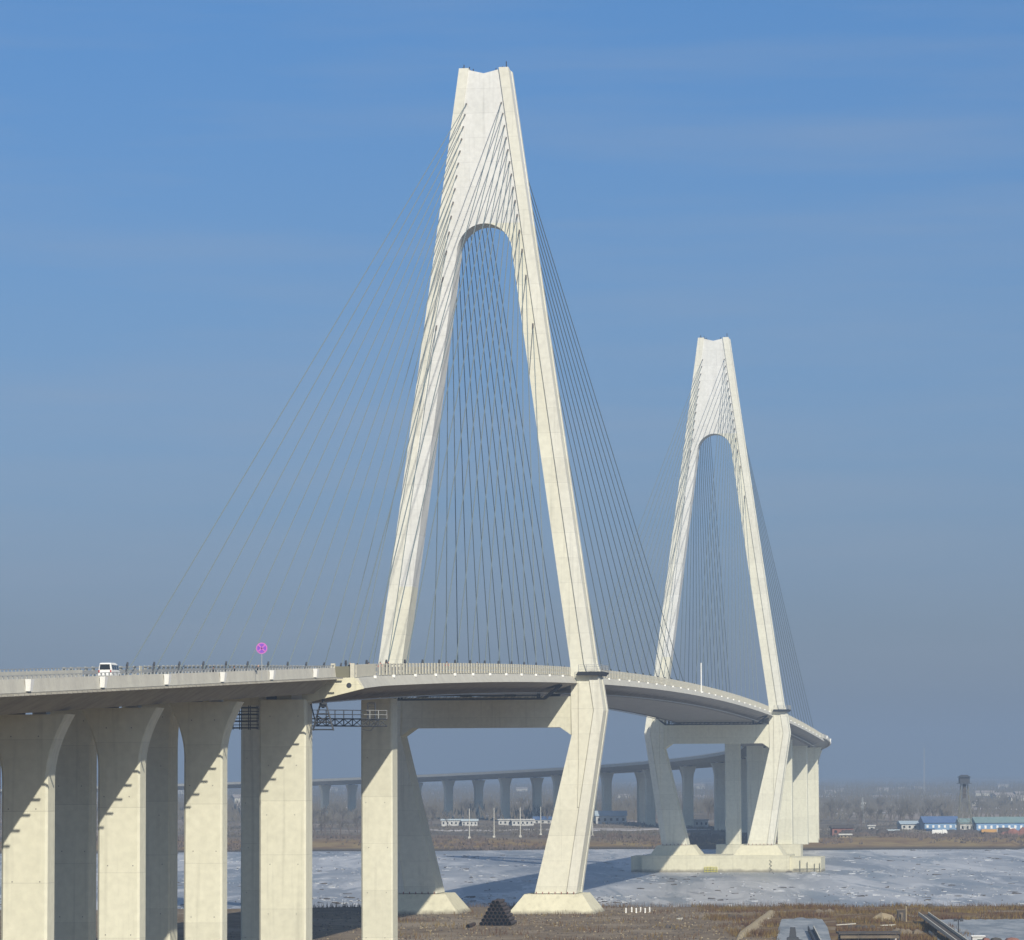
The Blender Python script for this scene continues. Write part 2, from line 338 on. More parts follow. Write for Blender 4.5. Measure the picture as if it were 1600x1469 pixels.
o = q.build('river_ice', 'ice'); o['kind'] = 'structure'

# broken ice slabs lying on the river (uncountable)
fl = MB(); rnd = random.Random(3)
for i in range(6500):
    y = rnd.uniform(760, 1395) if i % 3 else rnd.uniform(760, 900)
    x = rnd.uniform(-0.15, 0.155) * y
    cl_ = math.sin(x * 0.05 + y * 0.031) + math.sin(x * 0.021 - y * 0.043 + 2)
    if cl_ < 0.15 and rnd.random() < 0.8: continue
    r = .22 + 1.5 * rnd.random() ** 4; h = rnd.uniform(0.03, 0.2); a0 = rnd.uniform(0, 6.3); n = 5
    dirty = rnd.random() < 0.3
    tx, ty = rnd.uniform(-0.2, 0.2), rnd.uniform(-0.25, 0.25)
    ring = [(math.cos(a0 + k * 6.283 / n + rnd.uniform(-.3, .3)) * r * rnd.uniform(.6, 1.2), math.sin(a0 + k * 6.283 / n) * r * rnd.uniform(.6, 1.2)) for k in range(n)]
    fl.cur = 1 if dirty else 0
    fl.loft([[(x + p[0], y + p[1], -0.1) for p in ring], [(x + p[0] * .9, y + p[1] * .9, h + tx * p[0] * .5 + ty * p[1] * .5) for p in ring]])
fl.build('ice_rubble', ['snow', 'rubble'], kind='stuff')['label'] = 'broken ice slabs scattered over the frozen river'

# ---------------------------------------------------------------- bridge deck (steel, cable stayed part)
def tipw(t): return 16.6 + 2.8 * min(1, max(0, (-t - 194) / 28))
def sweep(mb, t0, t1, sec, step=8.0):
    mb.loft([[B(t, u, deckz(t) + z) for u, z in sec(t)] for t in frange(t0, t1, step)])
TA, TB = -222.0, S0 + 6
deck = empty('cable_stayed_deck', B(0, 0, deckz(0)), 'long pale grey steel bridge deck curving over the river between both towers', 'bridge deck')
m = MB(); sweep(m, TA, TB, lambda t: [(-tipw(t), -1.3), (-11.2, -2.95), (11.2, -2.95), (tipw(t), -1.3), (tipw(t) - 0.25, -1.22), (-tipw(t) + 0.25, -1.22)][::-1])
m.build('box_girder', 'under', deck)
for s in (1, -1):
    m = MB(); sweep(m, TA, TB, lambda t: ([(tipw(t), -1.29), (tipw(t) - 0.75, -0.02), (tipw(t) - 1.6, -0.02), (tipw(t) - 1.6, -1.2)] if s > 0 else [(-tipw(t) + 1.6, -1.2), (-tipw(t) + 1.6, -0.02), (-tipw(t) + 0.75, -0.02), (-tipw(t), -1.29)]))
    m.build('wind_fairing', 'steel', deck)
m = MB(); sweep(m, TA, TB, lambda t: [(-tipw(t) + 1.62, -1.18), (-tipw(t) + 1.62, 0), (tipw(t) - 1.62, 0), (tipw(t) - 1.62, -1.18)]); m.build('road_surface', 'asphalt', deck)
# barrier of alternating slats and gaps
for s in (1, -1):
    m = MB(); pst = MB(); t = TA + 1
    while t < TB:
        if not any(abs(t - c) < 4.6 for c in (0, LM)):
            uu = s * (tipw(t) - 1.0); ax = axes(t)
            m.box(B(t, uu, deckz(t) + 0.80), (1.25, 0.10, 1.5), ax)
        t += 2.5
    m.build('barrier_slats', 'beige', deck, kind='stuff')
    m = MB()
    for a, b in ((TA, -4.2), (4.2, LM - 4.2), (LM + 4.2, TB)):
        for zz, hh in ((1.42, 0.16), (0.85, 0.5), (0.2, 0.4)):
            sweep(m, a, b, lambda t: [(s * (tipw(t) - 1.16) - .04, zz - hh / 2), (s * (tipw(t) - 1.16) - .04, zz + hh / 2), (s * (tipw(t) - 1.16) + .04, zz + hh / 2), (s * (tipw(t) - 1.16) + .04, zz - hh / 2)])
    m.build('barrier_rail', 'galv', deck)
# ribs and cable duct below the near span
m = MB(); t = TA + 2
while t < TB - 2:
    ax = axes(t); z0 = deckz(t)
    for s in (1, -1):
        a, b = B(t, s * (tipw(t) - 1.2), z0 - 1.42), B(t, s * 11.5, z0 - 3.0)
        m.bar(a - Zv * .05, b - Zv * .1, 0.22)
    t += 3.2
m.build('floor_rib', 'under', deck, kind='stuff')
m = MB(); sweep(m, TA, TB, lambda t: [(13.0, -3.12), (13.0, -3.0), (13.3, -3.0), (13.3, -3.12)]); m.build('inspection_rail', 'galv', deck)
m = MB(); sweep(m, TA, TB, lambda t: [(-13.3, -3.12), (-13.3, -3.0), (-13.0, -3.0), (-13.0, -3.12)]); m.build('inspection_rail', 'galv', deck)
# small white lamps / drains on the fairing
me = None
for k, t in enumerate(frange(-200, S0 - 10, 16.5)):
    if any(abs(t - c) < 5 for c in (0, LM)): continue
    m = MB(); m.box(B(t, tipw(t) - 0.55, deckz(t) - 0.1), (0.4, 0.35, 0.34), axes(t)); m.build('lamp_box', 'wpaint', deck)
# anchor tubes, two rows per tower side
DIST = [24.5 + 14.05 * k for k in range(14)]
for c in (0, LM):
    for sg in (-1, 1):
        for d in DIST:
            for s in (-1, 1):
                t = c + sg * d; m = MB(); b = B(t, s * 14.2, deckz(t))
                m.tube(b, b + Zv * 1.6 - A_ * sg * 0.66 - U_ * s * 0.1, 0.13, 0.12, n=8)
                m.tube(b + Zv * 1.6 - A_ * sg * 0.66 - U_ * s * 0.1, b + Zv * 2.05 - A_ * sg * .84 - U_ * s * 0.13, 0.18, .13, n=8); m.build('anchor_tube', 'dark', deck)
# end diaphragm facing the near approach
m = MB(); t = TA - 0.05; zc_ = deckz(TA)
m.loft([[B(tt, u, zc_ + z) for u, z in ((-19.4, -1.35), (-11.2, -3.3), (11.2, -3.3), (19.4, -1.35), (18.2, 0.0), (-18.2, 0.0))] for tt in (TA - 0.5, TA - 0.06)])
m.build('end_diaphragm', 'cream', deck)
m = MB(); p = B(TA - 0.5, 17.6, zc_ - 0.95); m.tube(p - A_ * 0.03, p + A_ * 0.2, 0.32, n=12); m.build('access_hole', 'dark', deck)
m = MB(); m.box(B(TA - 0.2, 16.8, zc_ + 0.72), (0.12, 1.9, 1.3), axes(TA)); m.build('end_panel', 'mast', deck)
for uu in (18.0, 15.6):
    m = MB(); m.box(B(TA - 0.2, uu, zc_ + 0.85), (0.6, 0.5, 1.75), axes(TA)); m.build('end_post', 'beige', deck)
m = MB(); m.box(B(LM * .52, tipw(0) - .6, deckz(LM * .5) + 3.2), (0.25, 0.25, 7.2), axes(200)); m.build('mast', 'wpaint', deck)

# ---------------------------------------------------------------- approach viaducts (concrete)
GB = -1.90      # underside of the concrete girder below the road
def approach(name, label, t0, t1, wd0, near):
    r = empty(name, B((t0 + t1) / 2, 0, 4.3), label, 'viaduct', 'concrete approach viaducts')
    st = 6.0
    wd = (lambda t: wd0 + max(0, -t - 222) / 118 * 1.2) if near else (lambda t: wd0)
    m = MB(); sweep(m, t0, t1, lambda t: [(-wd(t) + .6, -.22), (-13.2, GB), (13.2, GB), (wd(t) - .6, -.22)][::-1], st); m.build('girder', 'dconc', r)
    m = MB(); sweep(m, t0, t1, lambda t: [(-wd(t) + .42, -.2), (-wd(t) + .42, 0), (wd(t) - .42, 0), (wd(t) - .42, -.2)], st); m.build('road_surface', 'asphalt', r)
    for s in (1, -1):
        def q(pts): return pts if s > 0 else [(-a, b) for a, b in pts][::-1]
        m = MB(); sweep(m, t0, t1, lambda t: q([(wd(t) + .02, .08), (wd(t) - .12, 1.22), (wd(t) - .40, 1.22), (wd(t) - .40, .08)]), st); m.build('parapet', 'gconc', r)
        m = MB(); sweep(m, t0, t1, lambda t: q([(wd(t) + .14, -.2), (wd(t) + .14, .06), (wd(t) - .38, .06), (wd(t) - .38, -.2)]), st); m.build('edge_beam', 'dconc' if near else 'gconc', r)
        m = MB(); sweep(m, t0, t1, lambda t: q([(wd(t) - .22, 1.49), (wd(t) - .22, 1.55), (wd(t) - .30, 1.55), (wd(t) - .30, 1.49)]), st)
        m.build('handrail', 'galv', r)
        m = MB(); t = t0 + .5
        while t < t1:
            b = B(t, s * (wd(t) - .26), deckz(t) + 1.36); m.box(b, (0.30, .08, .28), axes(t)); t += 1.5 if near else 3
        m.build('rail_post', 'galv', r, kind='stuff')
    if near:
        m = MB(); t = t0
        while t < t1:
            p = B(t, wd(t) + .1, deckz(t) - .07); m.box(p + axes(t)[1] * .42, (.16, .85, .16), axes(t)); t += 1.75
        m.build('drain_spout', 'dconc', r, kind='stuff')
    t = t1 - 14 if near else t0 + 20
    step = -25.5 if near else 40
    while t0 < t < t1:
        m = MB(); c = B(t, wd(t) + .2, deckz(t) + .68); ax = axes(t)
        m.hexa([c + ax[0] * a + ax[1] * b + Zv * z for z, k in ((-.5, .6), (.5, 1)) for a, b in ((-.55 * k, -.2), (.55 * k, -.2), (.55 * k, .32 * k), (-.55 * k, .32 * k))])
        m.build('lamp_bracket', 'wpaint', r); t += step
    return r
ap1 = approach('approach_viaduct', 'grey concrete approach viaduct in the left foreground carrying the white van', -440, TA - 0.56, 16.0, True)
ap2 = approach('approach_viaduct', 'far hazy concrete viaduct curving left across the background behind the towers', TB + 0.1, S0 + 1380, 16.2, False)

# ---------------------------------------------------------------- piers
def column_mesh(t, u, w_, d, zb, zt, flare, fh=6.0):
    ax = axes(t); m = MB(); ch = 0.22; secs = []
    zs = [zb] + [zt - fh + fh * k / 9 for k in range(10)] if flare else [zb, zt]
    for z in zs:
        k = max(0.0, (z - (zt - fh)) / fh); a = w_ / 2 + flare * k ** 1.9; b = d / 2
        ring = [(-b, -a + ch), (-b, a - ch), (-b + ch, a), (b - ch, a), (b, a - ch), (b, -a + ch), (b - ch, -a), (-b + ch, -a)]
        secs.append([B(t, u, z) + ax[0] * p + ax[1] * q_ for p, q_ in ring])
    m.loft(secs); return m
def column(t, u, w_, d, zb, flare, label, group, ztop=None, fh=6.0, matn='pier', gap=0.35):
    zt = (deckz(t) + GB - gap) if ztop is None else ztop
    r = empty('bridge_pier', B(t, u, zb), label, 'pier', group)
    column_mesh(t, u, w_, d, zb, zt, flare, fh).build('shaft', matn, r)
    ax = axes(t)
    if t < -100:
        m = MB()
        for i, z in enumerate(frange(zb + 3, zt - 2, 6.5)):
            for uu in (-w_ * .3, w_ * .3):
                p = B(t, u + uu + .2 * ((i * 7) % 3 - 1), z) - ax[0] * (d / 2); m.tube(p - ax[0] * .012, p + ax[0] * .02, .06, n=8)
        m.build('tie_hole', 'port', r, kind='stuff')
    for k in (-1, 1):
        m = MB(); m.box(B(t, u + k * min(w_ * .27, 1.6), zt + gap / 2 - .01), (d * .5, 1.3, gap), ax); m.build('bearing', 'wpaint' if k * u > 0 else 'dark', r)
    return r
GN = 'concrete piers of the near approach'
names = ['fourth', 'third', 'second']
for k, (t, lab) in enumerate([(-376, 'beyond the left edge of the picture'), (-337, 'nearest, at the left edge of the picture'), (-302, 'second from the left in the foreground'), (-264, 'third from the left in the foreground')]):
    column(t, {-264: 9.55, -302: 9.8, -337: 10.0}.get(t, 9.3), 4.32, 2.8, 3.5, 1.9, 'outer flared cream column, ' + lab, GN)
    column(t, -5.3, 4.32, 2.8, 3.5, 1.9, 'shaded inner column behind the one ' + lab, GN)
column(-221.5, 9.6, 5.75, 4.2, 3.5, 0.0, 'broad straight cream column right under the joint between viaduct and steel deck', GN, gap=0.75)
column(-221.5, -7.2, 5.75, 4.2, 3.5, 0.5, 'shaded inner column below the deck joint, half hidden by flared columns', GN, gap=0.75)
zt_ = deckz(-152) - 3.35
column(-151, 8.05, 4.45, 4.2, 3.5, 0.0, 'tall straight sunlit column just left of the near tower', GN, ztop=zt_)
column(-151, -9.1, 4.45, 4.2, 3.5, 0.0, 'dark shaded column seen through the gap left of the broad joint pier', GN, ztop=zt_)
GF = 'concrete piers beyond the far tower'
zt_ = deckz(LM + 152) - 3.35
column(LM + 151, 7.9, 5.0, 4.2, 5.0, 0.0, 'first bright slab column to the right of the far tower leg', GF, ztop=zt_)
column(LM + 151, -9.3, 5.0, 4.2, 5.0, 0.0, 'pale column standing between the legs of the far tower', GF, ztop=zt_)
column(LM + 218, 8.1, 5.2, 4.2, 3.6, 0.0, 'second bright column right of the far tower leg', GF, gap=.6)
column(LM + 218, -7.6, 5.6, 4.2, 3.6, 0.0, 'shaded column seen just left of the far tower right leg', GF, gap=.6)
GV = 'flared piers of the hazy far viaduct'
ordn = ['first', 'second', 'third', 'fourth', 'fifth', 'sixth', 'seventh', 'eighth', 'ninth', 'tenth', 'eleventh', 'twelfth', 'thirteenth', 'fourteenth', 'fifteenth', 'sixteenth', 'seventeenth', 'eighteenth', 'nineteenth', 'twentieth']
k = 0; s = 56.0
FARP = []
while s < 1370:
    t = S0 + s; FARP.append(s)
    column(t, 9.6, 4.5, 2.8, 3.2, 1.5, 'outer flared far viaduct column, %s pair after the steel deck' % ordn[k], GV)
    column(t, -8.8, 4.5, 2.8, 3.2, 1.5, 'inner flared far viaduct column, %s pair after the steel deck' % ordn[k], GV)
    k += 1; s += 50 if s < 250 else 76
# pile cap under the far auxiliary pier
for (t, u, nm) in ((LM + 151, 7.9, 'right'), (LM + 151, -9.3, 'left')):
    m = MB(); m.box(B(t, u, 2.3), (9, 11, 5.3), axes(t)); tag(m.build('pile_cap', 'footing_ice', org=B(t, u, 0)), 'square concrete pile cap under the %s column behind the far tower' % nm, 'pile cap', 'pile caps in the ice')

# ---------------------------------------------------------------- towers
def zr(row):  return at(757, row, 678.0).z
PX = 1 / 8.72 / math.cos(HEAD) * math.cos(PITCH)
OUT = [(104, 39.0), (1038, 169), (1062, 177), (1111, 184), (1396, 141)]
INN = [(395, 44.0), (1040, 132.5), (1150, 134), (1396, 76)]
HV = [(104, 3.0), (1038, 3.5), (1111, 3.7), (1396, 4.5)]
ZTAB = [(zr(r), r) for r in range(90, 1440, 2)][::-1]
def row_of(z): return lp(z, ZTAB)
def uo(r): return lp(r, OUT) * PX
def ui(r):
    if r < 395: return 44.0 * PX * math.sqrt(max(0, 1 - ((395 - r) / 47.0) ** 2))
    return lp(r, INN) * PX
def hv(r): return lp(r, HV)
ANCH = [160, 177, 196, 215, 234, 253, 272.5, 293, 314, 336, 361, 391, 432, 508]
def tower(base, c, zfoot_row, label):
    r = empty('bridge_tower', base, label, 'bridge tower', 'white bridge towers')
    def P(v, u, z): return Vector((base.x, base.y, 0)) + A_ * v + U_ * u + Zv * z
    rows_leg = [395, 500, 640, 780, 915, 1038, 1062, 1111, 1150, 1240, 1320, 1396]
    RW = 1.75
    for s in (1, -1):
        def sec(rw, a, b, v0, v1):   # rectangle between u=a and u=b
            z = zr(rw); pts = [(v0, a), (v0, b), (v1, b), (v1, a)]
            if s < 0: pts = [(p, -q_) for p, q_ in pts][::-1]
            return [P(p, q_, z) for p, q_ in pts]
        # upper leg: coated part and bare part
        split = 915
        up_rows = [x for x in rows_leg if x <= split]; lo_rows = [x for x in rows_leg if x >= split and x <= 1038]
        body = lambda x: sec(x, ui(x), uo(x) - .12, -hv(x) + .28, hv(x) - .28)
        m = MB(); m.loft([body(x) for x in up_rows]); m.build('upper_leg', 'white' if s < 0 else 'tower', r)
        m = MB(); m.loft([body(x) for x in lo_rows]); m.build('upper_leg', 'tower', r, label='bare cream section of the leg just above the deck')
        m = MB(); m.loft([body(x) for x in rows_leg if x >= 1038]); m.build('lower_leg', 'tower', r)
        for v0, v1 in ((-1, -.55), (.55, 1)):   # corner ribs front and back
            m = MB(); m.loft([sec(x, uo(x) - RW, uo(x), hv(x) * v0, hv(x) * v1) for x in [104.5] + rows_leg])
            m.build('corner_rib', 'rib', r)
        for v0, v1 in ((-1, -.9), (.9, 1)):     # raised panel below the deck
            m = MB()
            m.loft([sec(x, min(16.75, uo(x) - RW - .35), uo(x) - RW - .12, hv(x) * v0 + .12 * (v0 < 0), hv(x) * v1 - .12 * (v1 > .95)) for x in (1066, 1111, 1150, 1200, 1262)])
            m.build('raised_panel', 'tower', r)
        # arch shoulder
        arc = [395 - 47 * math.sin(math.pi / 2 * i / 14) for i in range(15)]
        arc[-1] = 348.02
        m = MB(); m.loft([sec(x, ui(x), uo(x) - .12, -hv(x) + .28, hv(x) - .28) for x in arc]); m.build('arch_shoulder', 'white' if s < 0 else 'tower', r)
        # head half with V notch
        def hsec(f, zt, x=None): pass
        zt0 = zr(113); zt1 = zr(104)
        m = MB()
        uT = uo(104) - .12; uB = uo(348) - .12; vT = hv(104) - .28; vB = hv(348) - .28; un = 1.0
        zB = zr(348.02)
        pts = [(-1, 0, 0), (-1, 1, 0), (1, 1, 0), (1, 0, 0)]
        def ring(u0, u1, z0, z1, v): 
            q_ = [P(-v, s * u0, z0), P(-v, s * u1, z1), P(v, s * u1, z1), P(v, s * u0, z0)]
            return q_ if s > 0 else q_[::-1]
        m.loft([ring(0, uB, zB, zB, vB), ring(0, un, zt0, zt0, vT)] if False else [ring(0, uB, zB, zB, vB), ring(0, lerp(uB, uT, .9), zr(128), zr(128), lerp(vB, vT, .9))])
        m.loft([ring(0, lerp(uB, uT, .9), zr(128), zr(128), lerp(vB, vT, .9)), ring(0, uT, zt0, zt1, vT)])
        m.build('tower_head', 'white', r)
        # anchorage ports and cables
        for k, d in enumerate(DIST):
            rw = ANCH[13 - k]; z = zr(rw); u = s * (uo(rw) - RW - .45)
            for sg in (-1, 1):
                t = c + sg * d
                top = P(sg * (hv(rw) - .3), u, z); bot = B(t, s * 14.2, deckz(t) + .4); dr = (bot - top).normalized()
                m = MB(); m.tube(top - dr * .3, bot, 0.077, n=6, cap=False)
                m.build('stay_cable', 'cable' if True else 'cable_pale', r)
                m = MB(); m.tube(top - dr * .2, top + dr * .75, 0.17, .13, n=8); m.build('cable_collar', 'port', r)
        # walkway ring at deck level, outer side
        m = MB(); zd = zr(1051); xo = uo(1045)
        for (v0, v1, a, b) in ((-5.0, -3.75, xo - 2.9, xo + 1.5), (-3.75, 3.9, xo + .05, xo + 1.5), (3.9, 5.1, xo - 2.9, xo + 1.5)):
            pts = [(v0, a), (v0, b), (v1, b), (v1, a)]
            if s < 0: pts = [(p, -q_) for p, q_ in pts][::-1]
            m.loft([[P(p * .93, q_ - s * .5, zd - .65) for p, q_ in pts], [P(p, q_, zd) for p, q_ in pts]])
        wk = m.build('walkway', 'dark', r)
        m = MB(); pr = [(-4.9, xo - 2.8), (-4.9, xo + 1.4), (0, xo + 1.4), (5.0, xo + 1.4), (5.0, xo - 2.8)]
        pr = [P(a, s * b, zd) for a, b in pr]
        for h in (.45, .85, 1.2):
            for a, b in zip(pr, pr[1:]): m.bar(a + Zv * h, b + Zv * h, .06)
        for a, b in zip(pr, pr[1:]):
            for k in range(4): q_ = a.lerp(b, k / 3.0); m.bar(q_, q_ + Zv * 1.22, .08)
        m.build('railing', 'galv', wk)
        # pedestal
        zt, zb = zr(1397), zr(1427) - 1.2
        m = MB(); bb = 1.0 if zb < 5 else .9
        m.loft([[P(p, q_ * s, zb) for p, q_ in ((-8.2, 3.5), (-8.2, 20.8), (8.2, 20.8), (8.2, 3.5))][::s], [P(p, q_ * s, zt) for p, q_ in ((-5.3, 7.1), (-5.3, 17.5), (5.3, 17.5), (5.3, 7.1))][::s]])
        m.build('pedestal', 'footing_bank' if c == 0 else 'cream', r)
        m = MB()
        for k in range(7):
            a, b = ui(1396), uo(1396); uu = a + .4 + (b - a - .8) * k / 6.0
            m.tube(P(-hv(1396) - .35, s * uu, zt - .05), P(-hv(1396) - .35, s * uu, zt + .42), .1, n=5)
        m.build('starter_bar', 'brick', r, kind='stuff')
    # crossbeam with haunches
    zt, zb, zh = zr(1089), zr(1137), zr(1152); ue = ui(1110) + .4
    prof = [(-ue, zt), (-ue, zh), (-13.4, zb), (13.4, zb), (ue, zh), (ue, zt)]
    m = MB(); m.loft([[P(v, u, z) for u, z in prof] for v in (-3.25, 3.25)]); m.build('crossbeam', 'pier', r)
    for u in (-12, -4, 4, 12):
        m = MB(); m.box(P(0, u, zt + .25), (2.2, 1.8, .52), (A_, U_, Zv)); m.build('bearing', 'dark' if abs(u) > 6 else 'wpaint', r)
    # rods and small scaffold on the head
    m = MB(); zt = zr(108)
    for u, h in ((-3.9, 1.5), (-2.9, 1.1), (-2.2, .7), (2.0, .7), (3.2, 1.0), (3.9, 1.9)): m.bar(P(-1, u, zt - .6), P(-1, u, zt + h - .1), .15)
    m.bar(P(-1, -4.2, zt + .9), P(-1, -1.6, zt - .1), .09); m.bar(P(-1, -4.2, zt + .45), P(-1, -1.6, zt - .45), .09); m.bar(P(-1, 1.4, zt - .3), P(-1, 3.9, zt + .5), .09)
    m.build('roof_railing', 'dark', r)
    return r
def lerp(a, b, k): return a + (b - a) * k
t1 = tower(T1, 0, 1396, 'tallest near white A-shaped bridge tower with fan of cables on the river bank')
T2 = T1 + A_ * LM
t2 = tower(T2, LM, 1396, 'farther smaller white A-shaped bridge tower standing on a block in the ice')
# travelling inspection gantries under the deck
def gantry(t, name, label):
    r = empty(name, B(t, 0, deckz(t) - 4), label, 'gantry', 'inspection gantries under the deck')
    z0 = deckz(t) - 3.15; m = MB(); ax = axes(t)
    for v in (-1.2, 1.2):
        c = lambda u, z: B(t, u, z0 + z) + ax[0] * v
        m.bar(c(16.2, 1.5), c(13.2, -.9), .28); m.bar(c(16.2, 1.5), c(11.5, .45), .22); m.bar(c(12.2, .3), c(12.2, -.9), .25)
        m.bar(c(-16.2, 1.5), c(-13.2, -.9), .28); m.bar(c(-12.2, .3), c(-12.2, -.9), .25)
        m.bar(c(13.2, -.9), c(-13.2, -.9), .25); m.bar(c(12.2, -.3), c(-12.2, -.3), .14)
        for k in range(22): m.bar(c(-13 + k * 1.2, -.9), c(-12.4 + k * 1.2, -.3), .09)
    m.build('truss', 'dark', r)
    m = MB(); m.box(B(t, 0, z0 - .95), (2.4, 25, .12), ax); m.build('walk_deck', 'dark', r)
    return r
gantry(-22, 'inspection_gantry', 'black hanging inspection gantry under the deck beside the near tower')
gantry(LM - 20, 'inspection_gantry', 'black hanging inspection gantry under the deck beside the far tower')
# scaffold platform between the joint pier and the tall column
def scaffold(p0, p1, h, wdt, name, label, pale=False):
    ax = (p1 - p0).normalized(); sd_ = ax.cross(Zv); L = (p1 - p0).length
    r = empty(name, (p0 + p1) / 2, label, 'scaffold', 'work platforms under the deck joint')
    m = MB(); n = int(L / 1.3)
    for s in (-wdt / 2, wdt / 2):
        for z in (0, -.9): m.bar(p0 + sd_ * s + Zv * z, p1 + sd_ * s + Zv * z, .12)
        for k in range(n):
            a = p0.lerp(p1, k / n) + sd_ * s; b = p0.lerp(p1, (k + 1) / n) + sd_ * s
            m.bar(a, b - Zv * .9, .07); m.bar(b, a - Zv * .9, .07); m.bar(a, a - Zv * .9, .07)
    m.build('truss', 'galv' if pale else 'dark', r)
    m = MB()
    for s in (-wdt / 2, wdt / 2):
        for z in (.55, 1.1): m.bar(p0 + sd_ * s + Zv * z, p1 + sd_ * s + Zv * z, .06)
        for k in range(n + 1):
            a = p0.lerp(p1, k / n) + sd_ * s; m.bar(a, a + Zv * 1.1, .06)
    m.build('guard_rail', 'galv', r)
    for k in range(3):
        m = MB(); m.box((p0 + p1) / 2 + Zv * .02 + sd_ * (k - 1) * wdt * .3, (L, .16, .05), (ax, sd_, Zv)); m.build('plank', 'dark', r)
    return r
sA = at(489, 1123, 476); sB = at(598, 1123, 484); sB.z = sA.z
r = scaffold(sA, sB, 1, 1.6, 'work_platform', 'black truss platform hanging in the gap between two columns left of the tower')
# dark lattice winch head on it
m = MB(); c = at(505, 1122, 460)
for dx in (-1, 1):
    for dy in (-1, 1):
        m.bar(c + Vector((dx * 1.25, dy * .7, -1.5)), c + Vector((dx * .4, dy * .3, 1.5)), .15)
        m.bar(c + Vector((dx * 1.05, dy * .6, -.8)), c + Vector((-dx * .75, dy * .45, .3)), .09)
for z, h in ((-1.4, 1.25), (-.5, 1.0), (.5, .72), (1.4, .42)):
    for dy in (-1, 1): m.bar(c + Vector((-h, dy * .55, z)), c + Vector((h, dy * .55, z)), .13)
m.bar(c + Zv * 1.2, c + Vector((0, 0, 2.3)), .28); m.bar(c + Vector((-1.5, 0, 1.7)), c + Vector((-.9, 0, -.6)), .14); m.box(c + Zv * 1.6, (.9, .8, .5))
tag(m.build('winch_frame', 'dark', org=c), 'black lattice winch tower hanging under the white deck end', 'winch')
sC = at(364, 1122, 505); sD = at(400, 1122, 505); sD.z = sC.z
for k in range(4):
    m = MB(); z = at(380, 1106 + k * 10.5, 500).z
    a = at(362, 1120, 500); b = at(404, 1120, 500); a.z = b.z = z
    m.box((a + b) / 2, ((b - a).length, 3.4, .16)); m.box((a + b) / 2 + Zv * .4, ((b - a).length, .1, .1))
    if k == 0:
        sf = empty('pier_scaffold', (a + b) / 2 - Zv * 2, 'black stacked scaffold decks around the shaded column at the gap', 'scaffold')
        for x in (0.02, .33, .66, .98):
            for dy in (-1.6, 1.6): m.bar(a.lerp(b, x) + Vector((0, dy, .5)), a.lerp(b, x) + Vector((0, dy, -2.9)), .1)
    m.build('scaffold_deck', 'dark', sf)
# pale ladder cage on the tall column
c = at(581, 1112, 513); cg = empty('ladder_cage', c, 'pale steel ladder cage fixed to the top of the tall column', 'ladder')
m = MB()
for dx in (-.55, .45):
    for dy in (-.4, .4): m.bar(c + Vector((dx, dy, -1.2)), c + Vector((dx, dy, 1.15)), .16)
m.bar(c + Vector((-.55, 0, 1.15)), c + Vector((.45, 0, 1.15)), .16)
m.build('upright', 'galv', cg)
m = MB()
for k in range(8): m.bar(c + Vector((-.55, -.4, -1.1 + k * .3)), c + Vector((.45, -.4, -1.1 + k * .3)), .06)
m.build('rung', 'galv', cg, kind='stuff')
m = MB(); m.bar(c + Vector((-1.4, -.3, -1.2)), c + Vector((1.0, -.3, -1.2)), .12); m.bar(c + Vector((1.0, -.3, -1.2)), c + Vector((-.1, -.3, -2.6)), .16); m.bar(c + Vector((-1.4, -.3, -2.4)), c + Vector((-.1, -.3, -2.6)), .1)
m.build('bracket', 'galv', cg)

# ---------------------------------------------------------------- far tower foundation block
def TP(v, u, z): return Vector((T2.x, T2.y, 0)) + A_ * v + U_ * u + Zv * z
fb = empty('tower_foundation', TP(0, 0, 0), 'long cream concrete foundation block in the ice carrying the far tower', 'foundation')
zc0 = zr(1427)
ztop = 4.85
m = MB(); m.box(TP(0, 0, (ztop - 1.5) / 2), (21, 43, ztop + 1.5), (A_, U_, Zv)); m.build('block', 'footing_ice', fb)
m = MB(); m.box(TP(-.5, 26.0, (ztop - 2.1) / 2), (18, 9.0, ztop + .9), (A_, U_, Zv)); m.build('side_block', 'footing_ice', fb)
m = MB(); 
for u in (24.5, 26.6, 28.7, 30.2): m.bar(TP(-9.9, u, .2), TP(-9.9, u, 2.4 + (u % 1.3)), .14)
m.bar(TP(-9.9, 22.5, .9), TP(-9.9, 30.4, 1.1), .14); m.build('fender', 'mast', fb)
m = MB()
for k in range(6): m.bar(TP(-10.7, 15.7 + (k % 2) * .7, .2 + k * .55), TP(-10.7, 16.2 - (k % 2) * .5, .8 + k * .55), .12)
m.build('access_ladder', 'mast', fb)
m = MB(); m.box(TP(0, -23.0, 1.6), (14, 4.0, 6.0), (A_, U_, Zv)); m.build('side_block', 'footing_ice', fb)

# ---------------------------------------------------------------- van
vt = (466 - T1.y) / math.cos(HEAD); vc = B(vt, 0, deckz(vt))
vx = at(164, 1035, 466).x
vb = Vector((vx, 466, deckz(vt) + 0.01)); ax0, ax1 = A_, U_
van = empty('van', vb, 'white van driving away along the viaduct above the parapet', 'van')
def V(l, s, z): return vb + ax0 * l + ax1 * s + Zv * z
m = MB(); secs = []
for l, zb, zm, zt, wb, wt in ((0, .45, 1.05, 1.88, .82, .66), (.12, .38, 1.08, 1.98, .86, .70), (2.6, .32, 1.08, 2.02, .88, .72), (3.3, .32, 1.06, 1.93, .88, .70), (3.95, .34, 1.04, 1.15, .87, .76), (4.6, .38, .92, 1.0, .84, .72), (4.75, .48, .8, .85, .76, .66)):
    secs.append([V(l, s * k, z) for s, k, z in ((-1, wb, zb), (-1, wb, zm), (-1, wt, zt - .06), (-1, wt - .12, zt), (1, wt - .12, zt), (1, wt, zt - .06), (1, wb, zm), (1, wb, zb))])
